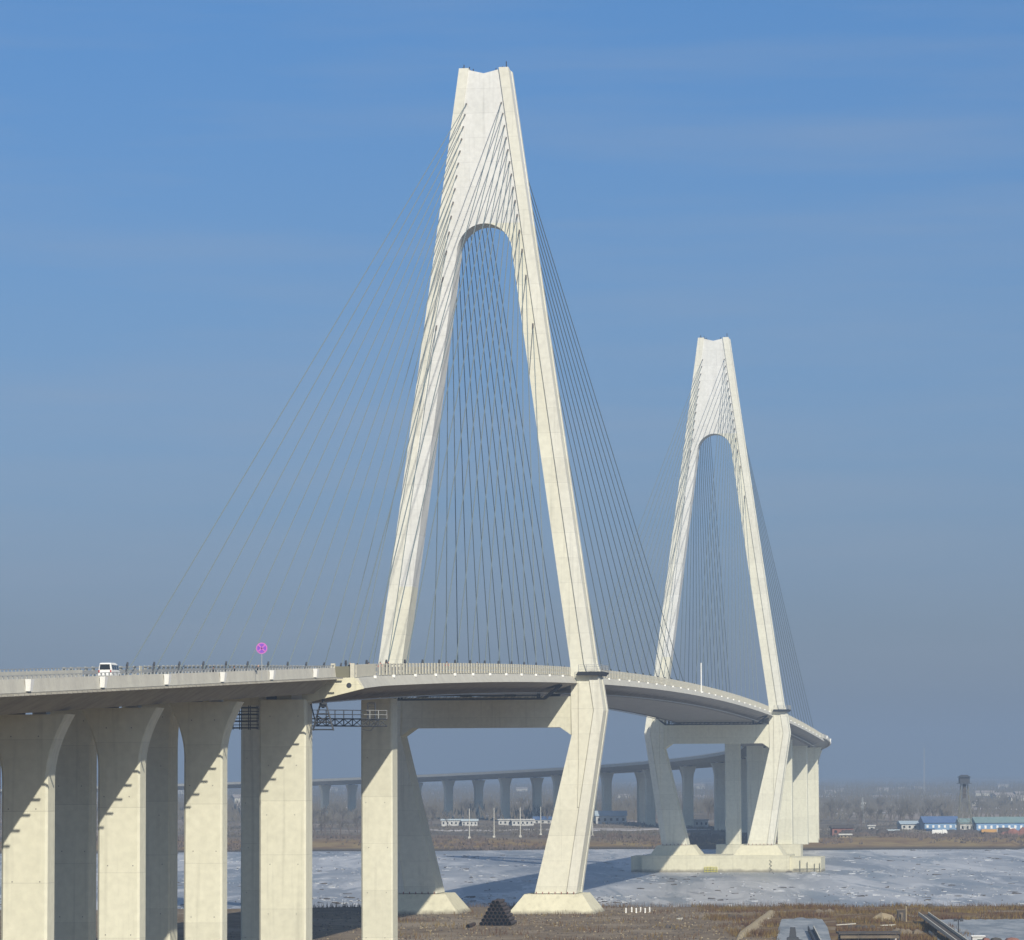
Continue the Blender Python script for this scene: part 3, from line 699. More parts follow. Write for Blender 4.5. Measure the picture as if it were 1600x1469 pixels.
m.loft([q_[::-1] for q_ in secs]); m.build('body', 'wpaint', van)
m = MB(); m.hexa([V(-.012, -.68, 1.14), V(-.012, .68, 1.14), V(.06, .68, 1.14), V(.06, -.68, 1.14), V(-.012, -.60, 1.80), V(-.012, .60, 1.80), V(.06, .60, 1.80), V(.06, -.60, 1.80)]); m.build('rear_window', 'glass', van)
for s in (-1, 1):
    for a, b in ((.35, 1.35), (1.45, 2.45), (2.55, 3.4)):
        m = MB(); m.hexa([V(l, s * u, z) for z, u0 in ((1.15, .872), (1.75, .765)) for l, u in ((a, u0), (b, u0), (b, u0 - .05), (a, u0 - .05))]); m.build('side_window', 'glass', van)
    m = MB(); m.box(V(-.02, s * .74, .95), (.06, .14, .3), (ax0, ax1, Zv)); m.build('tail_lamp', 'tail_red', van)
    for l in (.85, 3.75):
        m = MB(); m.tube(V(l, s * .70, .33), V(l, s * .90, .33), .33, n=16); wl = m.build('wheel', 'rubber', van)
        m = MB(); m.tube(V(l, s * .88, .33), V(l, s * .915, .33), .19, n=12); m.build('rim', 'galv', wl)
m = MB(); m.box(V(-.08, 0, .5), (.18, 1.66, .2), (ax0, ax1, Zv)); m.build('bumper', 'wpaint', van)
m = MB(); m.hexa([V(3.42, -.64, 1.72), V(3.42, .64, 1.72), V(3.36, .64, 1.72), V(3.36, -.64, 1.72), V(3.98, -.72, 1.16), V(3.98, .72, 1.16), V(3.9, .72, 1.16), V(3.9, -.72, 1.16)][::1]); m.build('windscreen', 'glass', van)

# ---------------------------------------------------------------- round no stopping sign on the parapet
sY = 410.0; st_ = at(409, 1013, sY)
sn = empty('road_sign', Vector((st_.x, sY, at(409, 1060, sY).z)), 'round purple and pink crossed no stopping sign on a thin post above the parapet', 'road sign')
m = MB(); m.tube(Vector((st_.x, sY, at(409, 1062, sY).z)), Vector((st_.x, sY, st_.z)), .045, n=8); m.build('post', 'galv', sn)
m = MB(); m.tube(st_ + Vector((0, -.08, 0)), st_ + Vector((0, -.05, 0)), .61, n=32); m.build('rim_disc', 'pink', sn)
m = MB(); m.tube(st_ + Vector((0, -.095, 0)), st_ + Vector((0, -.082, 0)), .49, n=32); m.build('blue_disc', 'purple', sn)
for sg in (-1, 1):
    m = MB(); d = Vector((.35, 0, .35 * sg)); m.hexa([st_ + Vector((0, y, 0)) + d * a + Vector((-sg * .05 * b, 0, .05 * b)) for y in (-.112, -.097) for a, b in ((-1, -1), (1, -1), (1, 1), (-1, 1))]); m.build('cross_bar', 'pink', sn)

# ---------------------------------------------------------------- people on the deck
def person_mesh(name, mats, lean=0.0, stride=.12):
    J = {'pel': (0, 0, .95, .15, .11), 'ch': (0, .0 + lean, 1.28, .17, .12), 'nk': (0, lean, 1.48, .06, .06), 'hd': (0, lean - .01, 1.60, .085, .095), 'ht': (0, lean, 1.70, .07, .08),
         'hl': (-.09, 0, .88, .09, .09), 'kl': (-.10, stride, .50, .065, .065), 'fl': (-.10, stride * .5, .08, .05, .05), 'tl': (-.10, stride * .5 + .14, .04, .04, .04),
         'hr': (.09, 0, .88, .09, .09), 'kr': (.10, -stride * .3, .50, .065, .065), 'fr': (.10, -stride, .08, .05, .05), 'tr': (.10, -stride + .14, .04, .04, .04),
         'sl': (-.20, lean, 1.40, .065, .065), 'el': (-.26, lean - .05, 1.13, .05, .05), 'wl': (-.25, lean + .08, .88, .035, .035), 'gl': (-.24, lean + .11, .79, .035, .03),
         'sr': (.20, lean, 1.40, .065, .065), 'er': (.26, lean - .02, 1.13, .05, .05), 'wr': (.25, lean + .12, .90, .035, .035), 'gr': (.24, lean + .16, .81, .035, .03)}
    E = [('pel', 'ch'), ('ch', 'nk'), ('nk', 'hd'), ('hd', 'ht'), ('pel', 'hl'), ('hl', 'kl'), ('kl', 'fl'), ('fl', 'tl'), ('pel', 'hr'), ('hr', 'kr'), ('kr', 'fr'), ('fr', 'tr'), ('ch', 'sl'), ('sl', 'el'), ('el', 'wl'), ('wl', 'gl'), ('ch', 'sr'), ('sr', 'er'), ('er', 'wr'), ('wr', 'gr')]
    ks = list(J); me = bpy.data.meshes.new(name); me.from_pydata([J[k_][:3] for k_ in ks], [(ks.index(a), ks.index(b)) for a, b in E], [])
    o = bpy.data.objects.new(name, me); COL.objects.link(o)
    sm = o.modifiers.new('skin', 'SKIN'); ss = o.modifiers.new('sub', 'SUBSURF'); ss.levels = 1; ss.render_levels = 1
    for i, k_ in enumerate(ks): me.skin_vertices[0].data[i].radius = J[k_][3:]; me.skin_vertices[0].data[i].use_root = (k_ == 'pel')
    dg = bpy.context.evaluated_depsgraph_get(); dg.update(); out = bpy.data.meshes.new_from_object(o.evaluated_get(dg))
    bpy.data.objects.remove(o)
    out.materials.clear()
    for mm in mats: out.materials.append(M[mm])
    for p in out.polygons:
        c = p.center; p.use_smooth = True
        p.material_index = (3 if (c.z > 1.66 or (c.z > 1.52 and c.y < lean - .02)) else 2) if c.z > 1.50 else (2 if (abs(c.x) > .2 and c.z < .86) else (0 if c.z > .80 else 1))
    return out
pm = [person_mesh('person', ['coat', 'trouser', 'skin', 'hair']), person_mesh('person', ['redcoat', 'trouser', 'skin', 'hair'], .03), person_mesh('person', ['coat', 'trouser', 'skin', 'hair'], .06, .2)]
PP = [(332, 0, 'above the viaduct parapet, leftmost walker'), (362, 0, 'above the parapet between the leftmost walker and the sign'), (402, 2, 'standing just left of the round sign post'), (546, 2, 'right beside the beige end posts of the steel deck'),
      (575, 0, 'between the end posts and the left tower leg'), (592, 1, 'in front of the left tower leg'), (600, 0, 'darkly dressed at the foot of the left tower leg'), (604, 2, 'second dark figure at the foot of the left tower leg'), (697, 1, 'just right of the left tower leg'), (744, 0, 'at the railing midway between the tower legs'),
      (880, 0, 'at the railing close to the right tower leg')]
for px, k_, lab in PP:
    # right edge walkway: find t where the deck edge is at this column
    t = -420.0
    while t < 0:
        p = B(t, tipw(t) - 2.1 if t > TA else 15.0, 0); 
        if 800 + F * p.x / p.y > px: break
        t += 1
    p.z = deckz(t) + .02
    o = bpy.data.objects.new('person', pm[k_]); COL.objects.link(o); o.location = p; o.rotation_euler = (0, 0, random.uniform(-.6, .6) + (math.pi if k_ == 2 else 0)); o.scale = (1.06, 1.06, 1.06)
    tag(o, 'person in %s coat ' % ('red' if k_ == 1 else 'dark') + lab, 'person', 'people walking along the deck')

# ---------------------------------------------------------------- pipes, marker posts, foreground
def zg(p): return Vector((p.x, p.y, gz(p.x, p.y)))
pb = zg(gr(774, 1447, 4.3)); pr_ = .325; Lp = 9.0
pa = Vector((.10, .99, 0)).normalized(); ps = Vector((1, 0, 0))
m = MB(); n = 14
outer = [[ps * math.cos(6.2832 * i / n) * pr_ + Zv * math.sin(6.2832 * i / n) * pr_ + pa * l for i in range(n)] for l in (0, Lp)]
inner = [[ps * math.cos(6.2832 * i / n) * pr_ * .88 + Zv * math.sin(6.2832 * i / n) * pr_ * .88 + pa * l for i in range(n)] for l in (Lp, 0)]
m.loft(outer, cap=False); m.loft([inner[-1], outer[0]], cap=False); m.loft([outer[1], inner[0]], cap=False); m.cur = 1; m.loft(inner, cap=False); me = m.mesh('pipe', ['pipe', 'bore_shade'])
rown = ['bottom', 'second', 'third', 'fourth', 'fifth', 'sixth', 'top']
cnt = 0
for row in range(7):
    nn = 8 - row
    for k in range(nn):
        o = bpy.data.objects.new('pipe', me); COL.objects.link(o)
        o.location = (pb.x + (k - (nn - 1) / 2) * .66, pb.y + random.uniform(-.15, .15), pb.z + pr_ + .02 + row * .578)
        pos = 'left end' if k == 0 else ('right end' if k == nn - 1 else ordn[k] + ' from the left')
        tag(o, 'black pipe in the %s row of the stacked pyramid, %s' % (rown[row], pos), 'pipe', 'black pipes stacked before the tower')
o = bpy.data.objects.new('pipe', me); COL.objects.link(o); lp_ = zg(gr(731, 1451, 4.3)); o.location = (lp_.x, lp_.y, lp_.z + pr_); tag(o, 'single black pipe lying apart to the left of the stack', 'pipe', 'black pipes stacked before the tower')
m = MB()
for k in range(5):
    a = zg(gr(806 + k * 3, 1447 - k, 4.3)) + Zv * .12; m.tube(a, a + Vector((5.5 - k, 1.0 + k * .3, .15 * k)), .1, n=5)
for a, b in ((723, 745),):
    p = zg(gr(a, 1441)); m.tube(p + Zv * .1, p + Vector((3.2, 1, .4)), .09, n=5)
tag(m.build('scrap_timber', 'brownwood', org=Vector(m.v[0])), 'loose brown timbers on the ground at the foot of the pipe stack', 'timber')
proto = None
for k, px in enumerate((978, 987, 994, 1001, 1008, 1015)):
    p = zg(gr(px, 1426 - (k % 2), 4.3)); m = MB()
    if proto is None:
        m.tube(p, p + Zv * .78, .14, n=8); m.tube(p + Zv * .78, p + Zv * .9, .15, .08, n=8); m.box(p + Zv * .05, (.26, .26, .1)); proto = m.build('marker_post', 'wpaint', org=p); o = proto
    else: o = proto.copy(); COL.objects.link(o); o.location = p
    tag(o, 'small white marker post on the bank right of the tower, %s from the left' % ordn[k], 'post', 'white marker posts on the bank')
# ponds
def sheet(name, px, z, matn, kind='structure'):
    m = MB(); q2 = []; rj = random.Random(4)
    for i, (a, b) in enumerate(px):
        c_, d_ = px[(i + 1) % len(px)]; n_ = max(1, int(abs(c_ - a) / 5))
        for k in range(n_): q2.append((a + (c_ - a) * k / n_ + rj.uniform(-1.5, 1.5), b + (d_ - b) * k / n_ + rj.uniform(-.8, .8)))
    px = q2; m.add([gr(a, b, z) for a, b in px], [tuple(range(len(px)))[::-1]]); o = m.build(name, matn); o['kind'] = kind; return o
sheet('pond', [(1222, 1437), (1250, 1434), (1284, 1436), (1292, 1450), (1302, 1480), (1210, 1480), (1218, 1450)], 4.52, 'pond')
sheet('pond', [(1458, 1437), (1700, 1436), (1720, 1490), (1530, 1490), (1505, 1466), (1478, 1452)], 4.54, 'pond')
# dyke
def mound(pts, w0, h, name, matn, label, cat):
    m = MB(); secs = []
    for i, p in enumerate(pts):
        d = (pts[min(i + 1, len(pts) - 1)] - pts[max(i - 1, 0)]).normalized(); sd_ = Vector((d.y, -d.x, 0)); k = 1.0 if 0 < i < len(pts) - 1 else .35
        if name == 'earth_heap': k = (.15, .45, .8, 1.1, 1.0, .85, .3)[i]
        j = 1 + .15 * math.sin(i * 2.3)
        secs.append([p + sd_ * a * w0 * k * j + Zv * (b * h * k - .2) for a, b in ((-1, 0), (-.55, .7), (-.2, 1), (.25, .97), (.6, .6), (1, 0))])
    m.loft(secs); return tag(m.build(name, matn, org=pts[0]), label, cat)
a, b = gr(1211, 1427), gr(1150, 1474)
mound([a.lerp(b, k / 8.0) for k in range(9)], 1.1, 1.3, 'earth_dyke', 'tan', 'narrow tan earth dyke running down towards the bottom edge', 'dyke')
a, b = gr(1354, 1442), gr(1400, 1441)
mound([a.lerp(b, k / 6.0) + Vector((0, .3 * math.sin(k), 0)) for k in range(7)], 1.7, 1.7, 'earth_heap', 'tan', 'pale tan heap of earth among the brown reeds', 'earth heap')
# crate beside heap
p = zg(gr(1409, 1443)); m = MB(); m.box(p + Zv * .9, (1.5, 1.2, 1.8)); cr = empty('hut', p, 'small dark upright hut beside the pale earth heap', 'hut'); m.build('wall', 'rubble', cr)
m = MB(); m.box(p + Zv * 1.87, (1.75, 1.4, .14)); m.build('roof', 'brownwood', cr)
m = MB(); m.box(p + Vector((-.1, -.63, .75)), (.6, .05, 1.4)); m.build('door', 'brownwood', cr)
p = zg(gr(1416, 1444)); m = MB(); m.tube(p, p + Zv * 2.6, .12, n=6); tag(m.build('post', 'tan', org=p), 'pale wooden post right beside the dark hut', 'post')
# gangway
a = gr(1443, 1430, 5.4); b = gr(1508, 1478, 5.4); d = (b - a).normalized(); sd_ = Vector((d.y, -d.x, 0)).normalized()
gw = empty('gangway', a, 'long dark sloping gangway with pale side rail at the edge of the right pond', 'gangway')
m = MB(); m.box((a + b) / 2, ((b - a).length, 1.5, .25), (d, -sd_, d.cross(-sd_))); m.build('deck', 'rubble', gw)
for s in (-1, 1):
    m = MB(); m.box((a + b) / 2 + sd_ * s * .8 + Zv * .25, ((b - a).length, .14, .55), (d, -sd_, d.cross(-sd_))); m.build('side_beam', 'gconc', gw)
for k in (.03, .35, .7):
    m = MB(); q_ = a.lerp(b, k); m.bar(q_, Vector((q_.x, q_.y, 4.0)), .25); m.build('leg', 'rubble', gw)
a = gr(1452, 1461); b = gr(1475, 1482); m = MB(); m.box((a + b) / 2 + Zv * .5, ((b - a).length, .25, .3), ((b - a).normalized(), Vector(((b - a).normalized().y, -(b - a).normalized().x, 0)), Zv))
tag(m.build('plank', 'gconc', org=a), 'pale plank lying below the dark gangway', 'plank')
# floodlight mast
p = zg(gr(1498, 1475)); fm = empty('floodlight_mast', p, 'thin dark mast with two lamp heads in front of the right pond', 'floodlight')
ht = at(1498, 1437, p.y).z
m = MB(); m.tube(p, Vector((p.x, p.y, ht)), .09, n=8); m.build('pole', 'dark', fm)
m = MB(); m.bar(Vector((p.x - .45, p.y, ht)), Vector((p.x + .45, p.y, ht)), .08); m.build('cross_arm', 'dark', fm)
for s in (-1, 1):
    m = MB(); m.box(Vector((p.x + s * .45, p.y - .1, ht - .05)), (.5, .25, .42)); m.build('lamp_head', 'dark', fm)
# open fronted boathouse
a = zg(gr(1313, 1478)); b = zg(gr(1405, 1478)); Wd = (b - a).length; zt = at(1360, 1458, a.y).z; z0 = a.z; H = zt - z0
bh = empty('shed', (a + b) / 2, 'low open fronted shed with dark roof edge at the bottom right', 'shed')
c = (a + b) / 2
m = MB(); m.box(c + Vector((0, 2.0, H + .02)), (Wd + .5, 5.0, .24)); m.build('roof', 'rubble', bh)
m = MB(); m.box(c + Vector((0, 3.6, H / 2 - .1)), (Wd, .2, H - .2)); m.build('rear_wall', 'wall_white', bh)
for k in range(7):
    m = MB(); m.box(Vector((a.x + Wd * k / 6, a.y, z0 + H / 2 - .06)), (.28, .28, H - .14)); m.build('post', 'dark', bh)
m = MB(); m.box(c + Vector((0, -.2, H - .45)), (Wd, .12, .5)); m.build('fascia', 'brownwood', bh)
for k in (1, 3, 4):
    m = MB(); m.box(Vector((a.x + Wd * (k + .5) / 6, a.y + 1.5, z0 + .8)), (1.1, 1.1, 1.6)); m.build('shelf', 'dark' if k != 3 else 'brick', bh)
# machinery in the left pond
p = gr(1239, 1478, 4.5); pump = empty('pump', p, 'dark upright pump machine standing in the small left pond', 'pump')
m = MB(); zt = at(1239, 1449, p.y).z; m.loft([[p + Vector((x * k, y * k, z)) for x, y in ((-.9, -.5), (.9, -.5), (.9, .5), (-.9, .5))] for z, k in ((0, 1.1), (1.2, .9), (1.3, .55), (zt - 4.5, .4))]); m.build('body', 'dark', pump)
m = MB(); m.tube(p + Vector((.3, 0, .9)), p + Vector((1.7, -.2, .5)), .22, n=8); m.build('outlet', 'dark', pump)
a = gr(1267, 1450, 5.0); b = gr(1284, 1485, 5.0); d = (b - a).normalized(); sd_ = Vector((d.y, -d.x, 0))
bt = empty('rowing_boat', a, 'narrow dark punt with pale edge lying on the small left pond', 'boat')
for s, mm in ((-.42, 'dark'), (.42, 'gconc')):
    m = MB(); m.box((a + b) / 2 + sd_ * s * (-1), ((b - a).length, .14, .7), (d, -sd_, d.cross(-sd_))); m.build('gunwale', mm, bt)
m = MB(); m.box((a + b) / 2 - Zv * .3, ((b - a).length - .2, .7, .12), (d, -sd_, d.cross(-sd_))); m.build('hull', 'dark', bt)
# boats moored bottom right
p = zg(gr(1528, 1482)); cb = empty('cabin', p, 'small white cabin with dark window at the bottom right corner', 'cabin'); zt = at(1528, 1463, p.y).z - p.z
m = MB(); m.box(p + Zv * zt / 2, (1.7, 1.6, zt)); m.build('wall', 'wall_white', cb)
m = MB(); m.box(p + Zv * (zt + .06), (2.0, 1.9, .12)); m.build('roof', 'wpaint', cb)
m = MB(); m.box(p + Vector((.2, -.82, zt - .65)), (.7, .06, .5)); m.build('window', 'glass', cb)
for k, px in enumerate((1541, 1557, 1582)):
    p = zg(gr(px, 1484)); zt = at(px, 1465, p.y).z - p.z; m = MB(); rr = (.6, .95, 1.2)[k]
    m.loft([[p + Vector((x * rr, y, z * zt)) for x, z in ((-1, 0), (-1, .6), (-.6, .92), (0, 1), (.6, .92), (1, .6), (1, 0))] for y in (-.9, .9)])
    tag(m.build('tarpaulin_heap', 'brick' if k != 1 else 'rubble', org=p), ('rust red', 'black', 'large rust red')[k] + ' rounded tarpaulin covered heap at the bottom right edge', 'tarpaulin', 'covered heaps by the right pond')
# debris on the ice edge
p = gr(1453, 1420, .2); p = zg(gr(1453, 1419, 4.4)); m = MB(); m.loft([[p + Vector((math.cos(i) * .9 * k, math.sin(i) * .5 * k, z)) for i in (0, 1, 2, 3, 4, 5.2)] for z, k in ((0, 1), (.5, .9), (.95, .4))]); tag(m.build('rock', 'rubble', org=p), 'small dark rock at the edge of the near bank', 'rock')

# reeds (uncountable): thin blades over the right part of the near bank and along the ridge
def blades(name, label, pts, h0, h1, wd, matn):
    vs = []; fs = []
    for p in pts:
        h = random.uniform(h0, h1); a = random.uniform(0, 3.14); dx, dy = math.cos(a) * wd, math.sin(a) * wd; lx, ly = random.uniform(-.3, .3) * h, random.uniform(-.3, .3) * h
        i = len(vs); vs += [(p[0] - dx, p[1] - dy, p[2] - .1), (p[0] + dx, p[1] + dy, p[2] - .1), (p[0] + lx, p[1] + ly, p[2] + h)]; fs.append((i, i + 1, i + 2))
    m = MB(); m.v = vs; m.f = fs; m.mi = [0] * len(fs); o = m.build(name, matn, kind='stuff'); o['label'] = label
def inpond(x, y):
    p = 800 + F * x / y; q_ = 1205 + (ZC - 4.5) * F / y
    return (1212 < p < 1300 and q_ > 1434) or (p > 1462 + max(0, (q_ - 1440) * 2.2) and q_ > 1436)
pts = []
for i in range(90000):
    y = random.uniform(540, 722); x = random.uniform(33, 112) if random.random() < .93 else random.uniform(-20, 33)
    dens = math.sin(x * .35 + y * .11) + math.sin(x * .13 - y * .19 + 1) + random.uniform(-1, 1)
    if inpond(x, y) or dens < .45: continue
    pts.append((x, y, gz(x, y)))
blades('reeds', 'dry rust brown reeds covering the right part of the near bank', pts, .3, 1.0, .07, 'reed')
pts = [(x := random.uniform(-42, 118), y := random.uniform(704, 714), gz(x, y)) for i in range(5200) if random.random() < .9]
for k, (px, rb, L, an, mt, lab) in enumerate(((1180, 1452, 2.6, .3, 'brownwood', 'brown board on the reeds between the dyke and the left pond'), (1196, 1441, 1.8, 1.0, 'gconc', 'short pale board beside the top of the earth dyke'), (1303, 1446, 2.2, -.4, 'brownwood', 'brown board just right of the left pond'), (1322, 1450, 3.2, .1, 'gconc', 'long pale board above the open shed'), (1338, 1438, 1.6, .8, 'brownwood', 'short board left of the pale earth heap'), (1388, 1451, 2.4, -.2, 'gconc', 'pale board between the earth heap and the shed roof'), (1424, 1452, 2.8, .5, 'brownwood', 'brown board between the shed and the gangway'), (1432, 1436, 1.7, -.9, 'gconc', 'short pale board at the head of the gangway'), (1090, 1450, 2.0, .2, 'brownwood', 'board on bare ground left of the dyke'), (1062, 1440, 1.5, .9, 'gconc', 'small pale slab on the bare ground right of the marker posts'))):
    p = zg(gr(px, rb)); d = Vector((math.cos(an), math.sin(an), .06)).normalized(); sd_ = Vector((d.y, -d.x, 0)).normalized(); m = MB()
    m.box(p + Zv * .22, (L, .32, .14), (d, sd_, d.cross(sd_))); m.box(p + Zv * .1 + d * L * .2, (.25, .5, .2), (sd_, d, Zv)); tag(m.build('board', mt, org=p), lab, 'board', 'boards lying on the near bank')
for k, (px, rb, r) in enumerate(((1150, 1438, .8), (1290, 1429, .7), (1345, 1454, .9), (1418, 1462, 1.0), (1040, 1452, .6))):
    p = zg(gr(px, rb)); m = MB(); rn_ = random.Random(k)
    for j in range(9):
        q_ = p + Vector((rn_.uniform(-2.2, 2.2) * r, rn_.uniform(-1, 1), 0)); h = rn_.uniform(.25, .9) * r
        m.loft([[q_ + Vector((math.cos(i * 1.26 + j) * h * f_ * 1.3, math.sin(i * 1.26 + j) * h * f_, z)) for i in range(5)] for z, f_ in ((-.1, 1), (h * .5, .8), (h, .25))])
    tag(m.build('spoil_heap', 'brownwood' if k % 2 else 'rubble', org=p), ('low dark lump of spoil right of the small marker posts', 'small brown earth lump above the left pond', 'dark clods heaped just left over the shed roof', 'brown earth lump between shed and gangway', 'dark clods on bare ground near the bottom centre')[k], 'earth heap', 'small heaps on the near bank')
blades('reed_fringe', 'thin dark reeds along the ridge of the near bank', pts, .3, 1.3, .045, 'bark')
# pebbles and clods
m = MB()
for i in range(2600):
    y = random.uniform(560, 690); x = random.uniform(-45, 40); r = random.uniform(.06, .28); z = gz(x, y)
    m.cur = 1 if random.random() < .35 else 0
    m.add([(x - r, y, z - .05), (x, y - r, z - .05), (x + r, y, z - .05), (x, y + r, z - .05), (x + random.uniform(-.3, .3) * r, y, z + r * .8)], [(0, 1, 4), (1, 2, 4), (2, 3, 4), (3, 0, 4)])
o = m.build('gravel', ['rubble', 'tan'], kind='stuff'); o['label'] = 'stones and clods scattered on the bare bank'

# ---------------------------------------------------------------- far bank: poles, buildings, trees
GP = 'tall white poles on the far bank'
proto = None
for k, (px, rb, rt_) in enumerate(((733.5, 1310, 1264), (772, 1309, 1266), (813, 1309, 1263), (845, 1305, 1262), (926, 1308, 1270))):
    p = zg(gr(px, rb, 3.6)); H = 11.5
    if proto is None:
        proto = empty('pole', p, '', 'pole', GP); m = MB(); m.tube(p - Zv * .2, p + Zv * H, .22, .15, n=8); m.build('shaft', 'gconc', proto)
        m = MB(); m.box(p + Zv * .3, (1.0, 1.0, .8)); m.build('footing', 'gconc', proto); o = proto
    else: o = copy_thing(proto, p)
    o['label'] = 'tall white pole on the far bank, %s from the left' % ordn[k]
def house(pxl, pxr, rb, rt_wall, rt_roof, depth, wall, roof, label, nwin=4, doors=0, name='house', win='glass', gable=True):
    a, b = zg(gr(pxl, rb, 3.8)), zg(gr(pxr, rb, 3.8)); Y = (a.y + b.y) / 2; zb = min(a.z, b.z) - .3
    zw = at(pxl, rt_wall, Y).z; zt = at(pxl, rt_roof, Y).z; x0, x1 = a.x, b.x; y0, y1 = Y, Y + depth
    r = empty(name, Vector(((x0 + x1) / 2, Y, zb)), label, 'building')
    m = MB(); m.hexa([Vector((x, y, z)) for z in (zb, zw) for x, y in ((x0, y0), (x1, y0), (x1, y1), (x0, y1))]); m.build('wall', wall, r)
    m = MB(); e = .5; ym = (y0 + y1) / 2
    if gable: m.loft([[Vector((x, y0 - e, zw)), Vector((x, y1 + e, zw)), Vector((x, ym, zt)), ] for x in (x0 - e, x1 + e)])
    else: m.hexa([Vector((x, y, z)) for z in (zw, zt) for x, y in ((x0 - e, y0 - e), (x1 + e, y0 - e), (x1 + e, y1 + e), (x0 - e, y1 + e))])
    m.build('roof', roof, r)
    h = zw - zb
    for k in range(nwin):
        xx = lerp(x0, x1, (k + .5) / nwin); ww = (x1 - x0) / nwin * .36; m = MB()
        m.box(Vector((xx, y0 - .03, zb + h * .58)), (ww, .14, h * .32)); m.build('window', win, r)
    return r
house(931, 979, 1287, 1275, 1267, 9, 'wall_white', 'pale_roof', 'long white building with pale blue roof between the tower legs background', 5)
house(690, 722, 1290, 1282, 1280, 8, 'wall_white', 'pale_roof', 'low white row building left of the white poles', 5, gable=False)
house(722, 746, 1290, 1283, 1280, 8, 'wall_white', 'pale_roof', 'low white row building behind the first white pole', 4, gable=False)
house(779, 800, 1289, 1281.5, 1280, 8, 'wall_white', 'wall_white', 'low white building with dark openings right of the second white pole', 3, gable=False)
house(800, 834, 1289, 1282, 1280, 8, 'wall_white', 'wall_white', 'long low white building with dark doorways beside the third white pole', 5, gable=False)
house(834, 862, 1286, 1281, 1276, 14, 'wall_white', 'blue_roof', 'low building with bright blue roof behind the right tower leg', 3)
house(1078, 1107, 1292, 1282, 1280.5, 8, 'wall_white', 'wall_white', 'white building with big openings seen between the far tower legs', 4, gable=False)
house(1130, 1150, 1291, 1283, 1280.5, 8, 'wall_white', 'wall_white', 'white building half hidden behind the pale far column', 3, gable=False)
house(1408, 1452, 1296, 1288, 1283, 18, 'wall_white', 'pale_roof', 'grey white hall with pale roof left of the blue buildings', 5)
house(1444, 1500, 1297, 1286, 1276, 22, 'wall_blue', 'blue_roof', 'blue building with dark blue roof left of the watchtower', 6, win='wpaint')
house(1524, 1640, 1298, 1286, 1277, 20, 'wall_blue', 'teal_roof', 'long blue and white building with teal roof at the right edge', 12, win='wpaint')
house(1500, 1524, 1298, 1287, 1279, 14, 'wall_white', 'teal_roof', 'white building with teal roof behind the watchtower legs', 3)
house(1357, 1367, 1299, 1291, 1289.5, 5, 'wall_white', 'wall_white', 'tiny white hut on the dark rubble heap', 1, gable=False)
house(1300, 1334, 1304, 1294, 1289, 9, 'brick', 'rubble', 'low brown shed beside the last bright column', 3)
house(1370, 1404, 1303, 1298, 1296.5, 6, 'wall_white', 'pale_roof', 'long white container right of the tiny white hut', 2, gable=False)
house(1312, 1330, 1308, 1305, 1303, 5, 'tan', 'wall_white', 'small pale ruin on the grassy far bank', 3, gable=False)
house(1345, 1352, 1262, 1256, 1254, 6, 'wall_white', 'wall_white', 'far small white house left of the watchtower in the haze', 1, gable=False)
house(1200, 1216, 1262, 1258, 1256, 8, 'wall_white', 'wall_white', 'far pale house behind the far bridge columns', 2, gable=False)
def chunky(px, rb, w_, h, matn, name, label, cat, n=9):
    p = zg(gr(px, rb, 3.8)); m = MB(); rn = random.Random(int(px))
    for k in range(n):
        q_ = p + Vector((rn.uniform(-w_, w_) * .9, rn.uniform(0, 4), 0)); r = rn.uniform(.25, .5) * w_ * .8; hh = h * rn.uniform(.5, 1) * (1 - abs(q_.x - p.x) / w_ * .6)
        m.loft([[q_ + Vector((math.cos(i * 1.05 + k) * r * s_ * rn.uniform(.8, 1.2), math.sin(i * 1.05 + k) * r * s_ * .6, z)) for i in range(6)] for z, s_ in ((-.3, 1), (hh * .6, .75), (hh, .25))])
    return tag(m.build(name, matn, org=p), label, cat)
chunky(1350, 1305, 9, 4.2, 'rubble', 'rubble_heap', 'dark rubble heap on the far bank right of the columns', 'rubble heap', 16)
chunky(1385, 1306, 9, 3.0, 'rubble', 'rubble_heap', 'lower dark rubble heap right of the first one on the far bank', 'rubble heap', 14)
chunky(1595, 1305, 8, 4.0, 'brick', 'rubble_heap', 'reddish earth heap at the right edge of the far bank', 'earth heap', 14)
chunky(1510, 1303, 12, 2.6, 'rubble', 'scrap_pile', 'dark scrap pile under the watchtower', 'scrap pile', 16)
def vehicle(px, rb, L, H, matn, label, name='truck'):
    p = zg(gr(px, rb, 3.8)); r = empty(name, p, label, 'truck')
    m = MB(); m.hexa([p + Vector((x, y, z)) for z, k in ((.7, 1), (H, .96)) for x, y in ((-L / 2, -1.1), (L / 2 - 2, -1.1), (L / 2 - 2, 1.1), (-L / 2, 1.1))]); m.build('body', matn, r)
    m = MB(); m.loft([[p + Vector((x, y, z)) for x, z in ((L / 2 - 1.9, .7), (L / 2, .7), (L / 2, 1.5), (L / 2 - .5, 2.3), (L / 2 - 1.9, 2.4))] for y in (-1.05, 1.05)]); m.build('cab', 'wpaint', r)
    for x in (-L / 2 + 1.2, L / 2 - 1):
        m = MB(); m.tube(p + Vector((x, -1.15, .5)), p + Vector((x, -.8, .5)), .5, n=12); m.build('wheel', 'rubber', r)
vehicle(1549, 1303, 8, 1.9, 'orange', 'low orange truck parked before the blue and teal building')
vehicle(1572, 1304, 6.5, 2.4, 'rubble', 'grey truck parked right of the orange one')
vehicle(1468, 1304, 6.0, 2.2, 'wpaint', 'white truck parked before the dark blue roof')
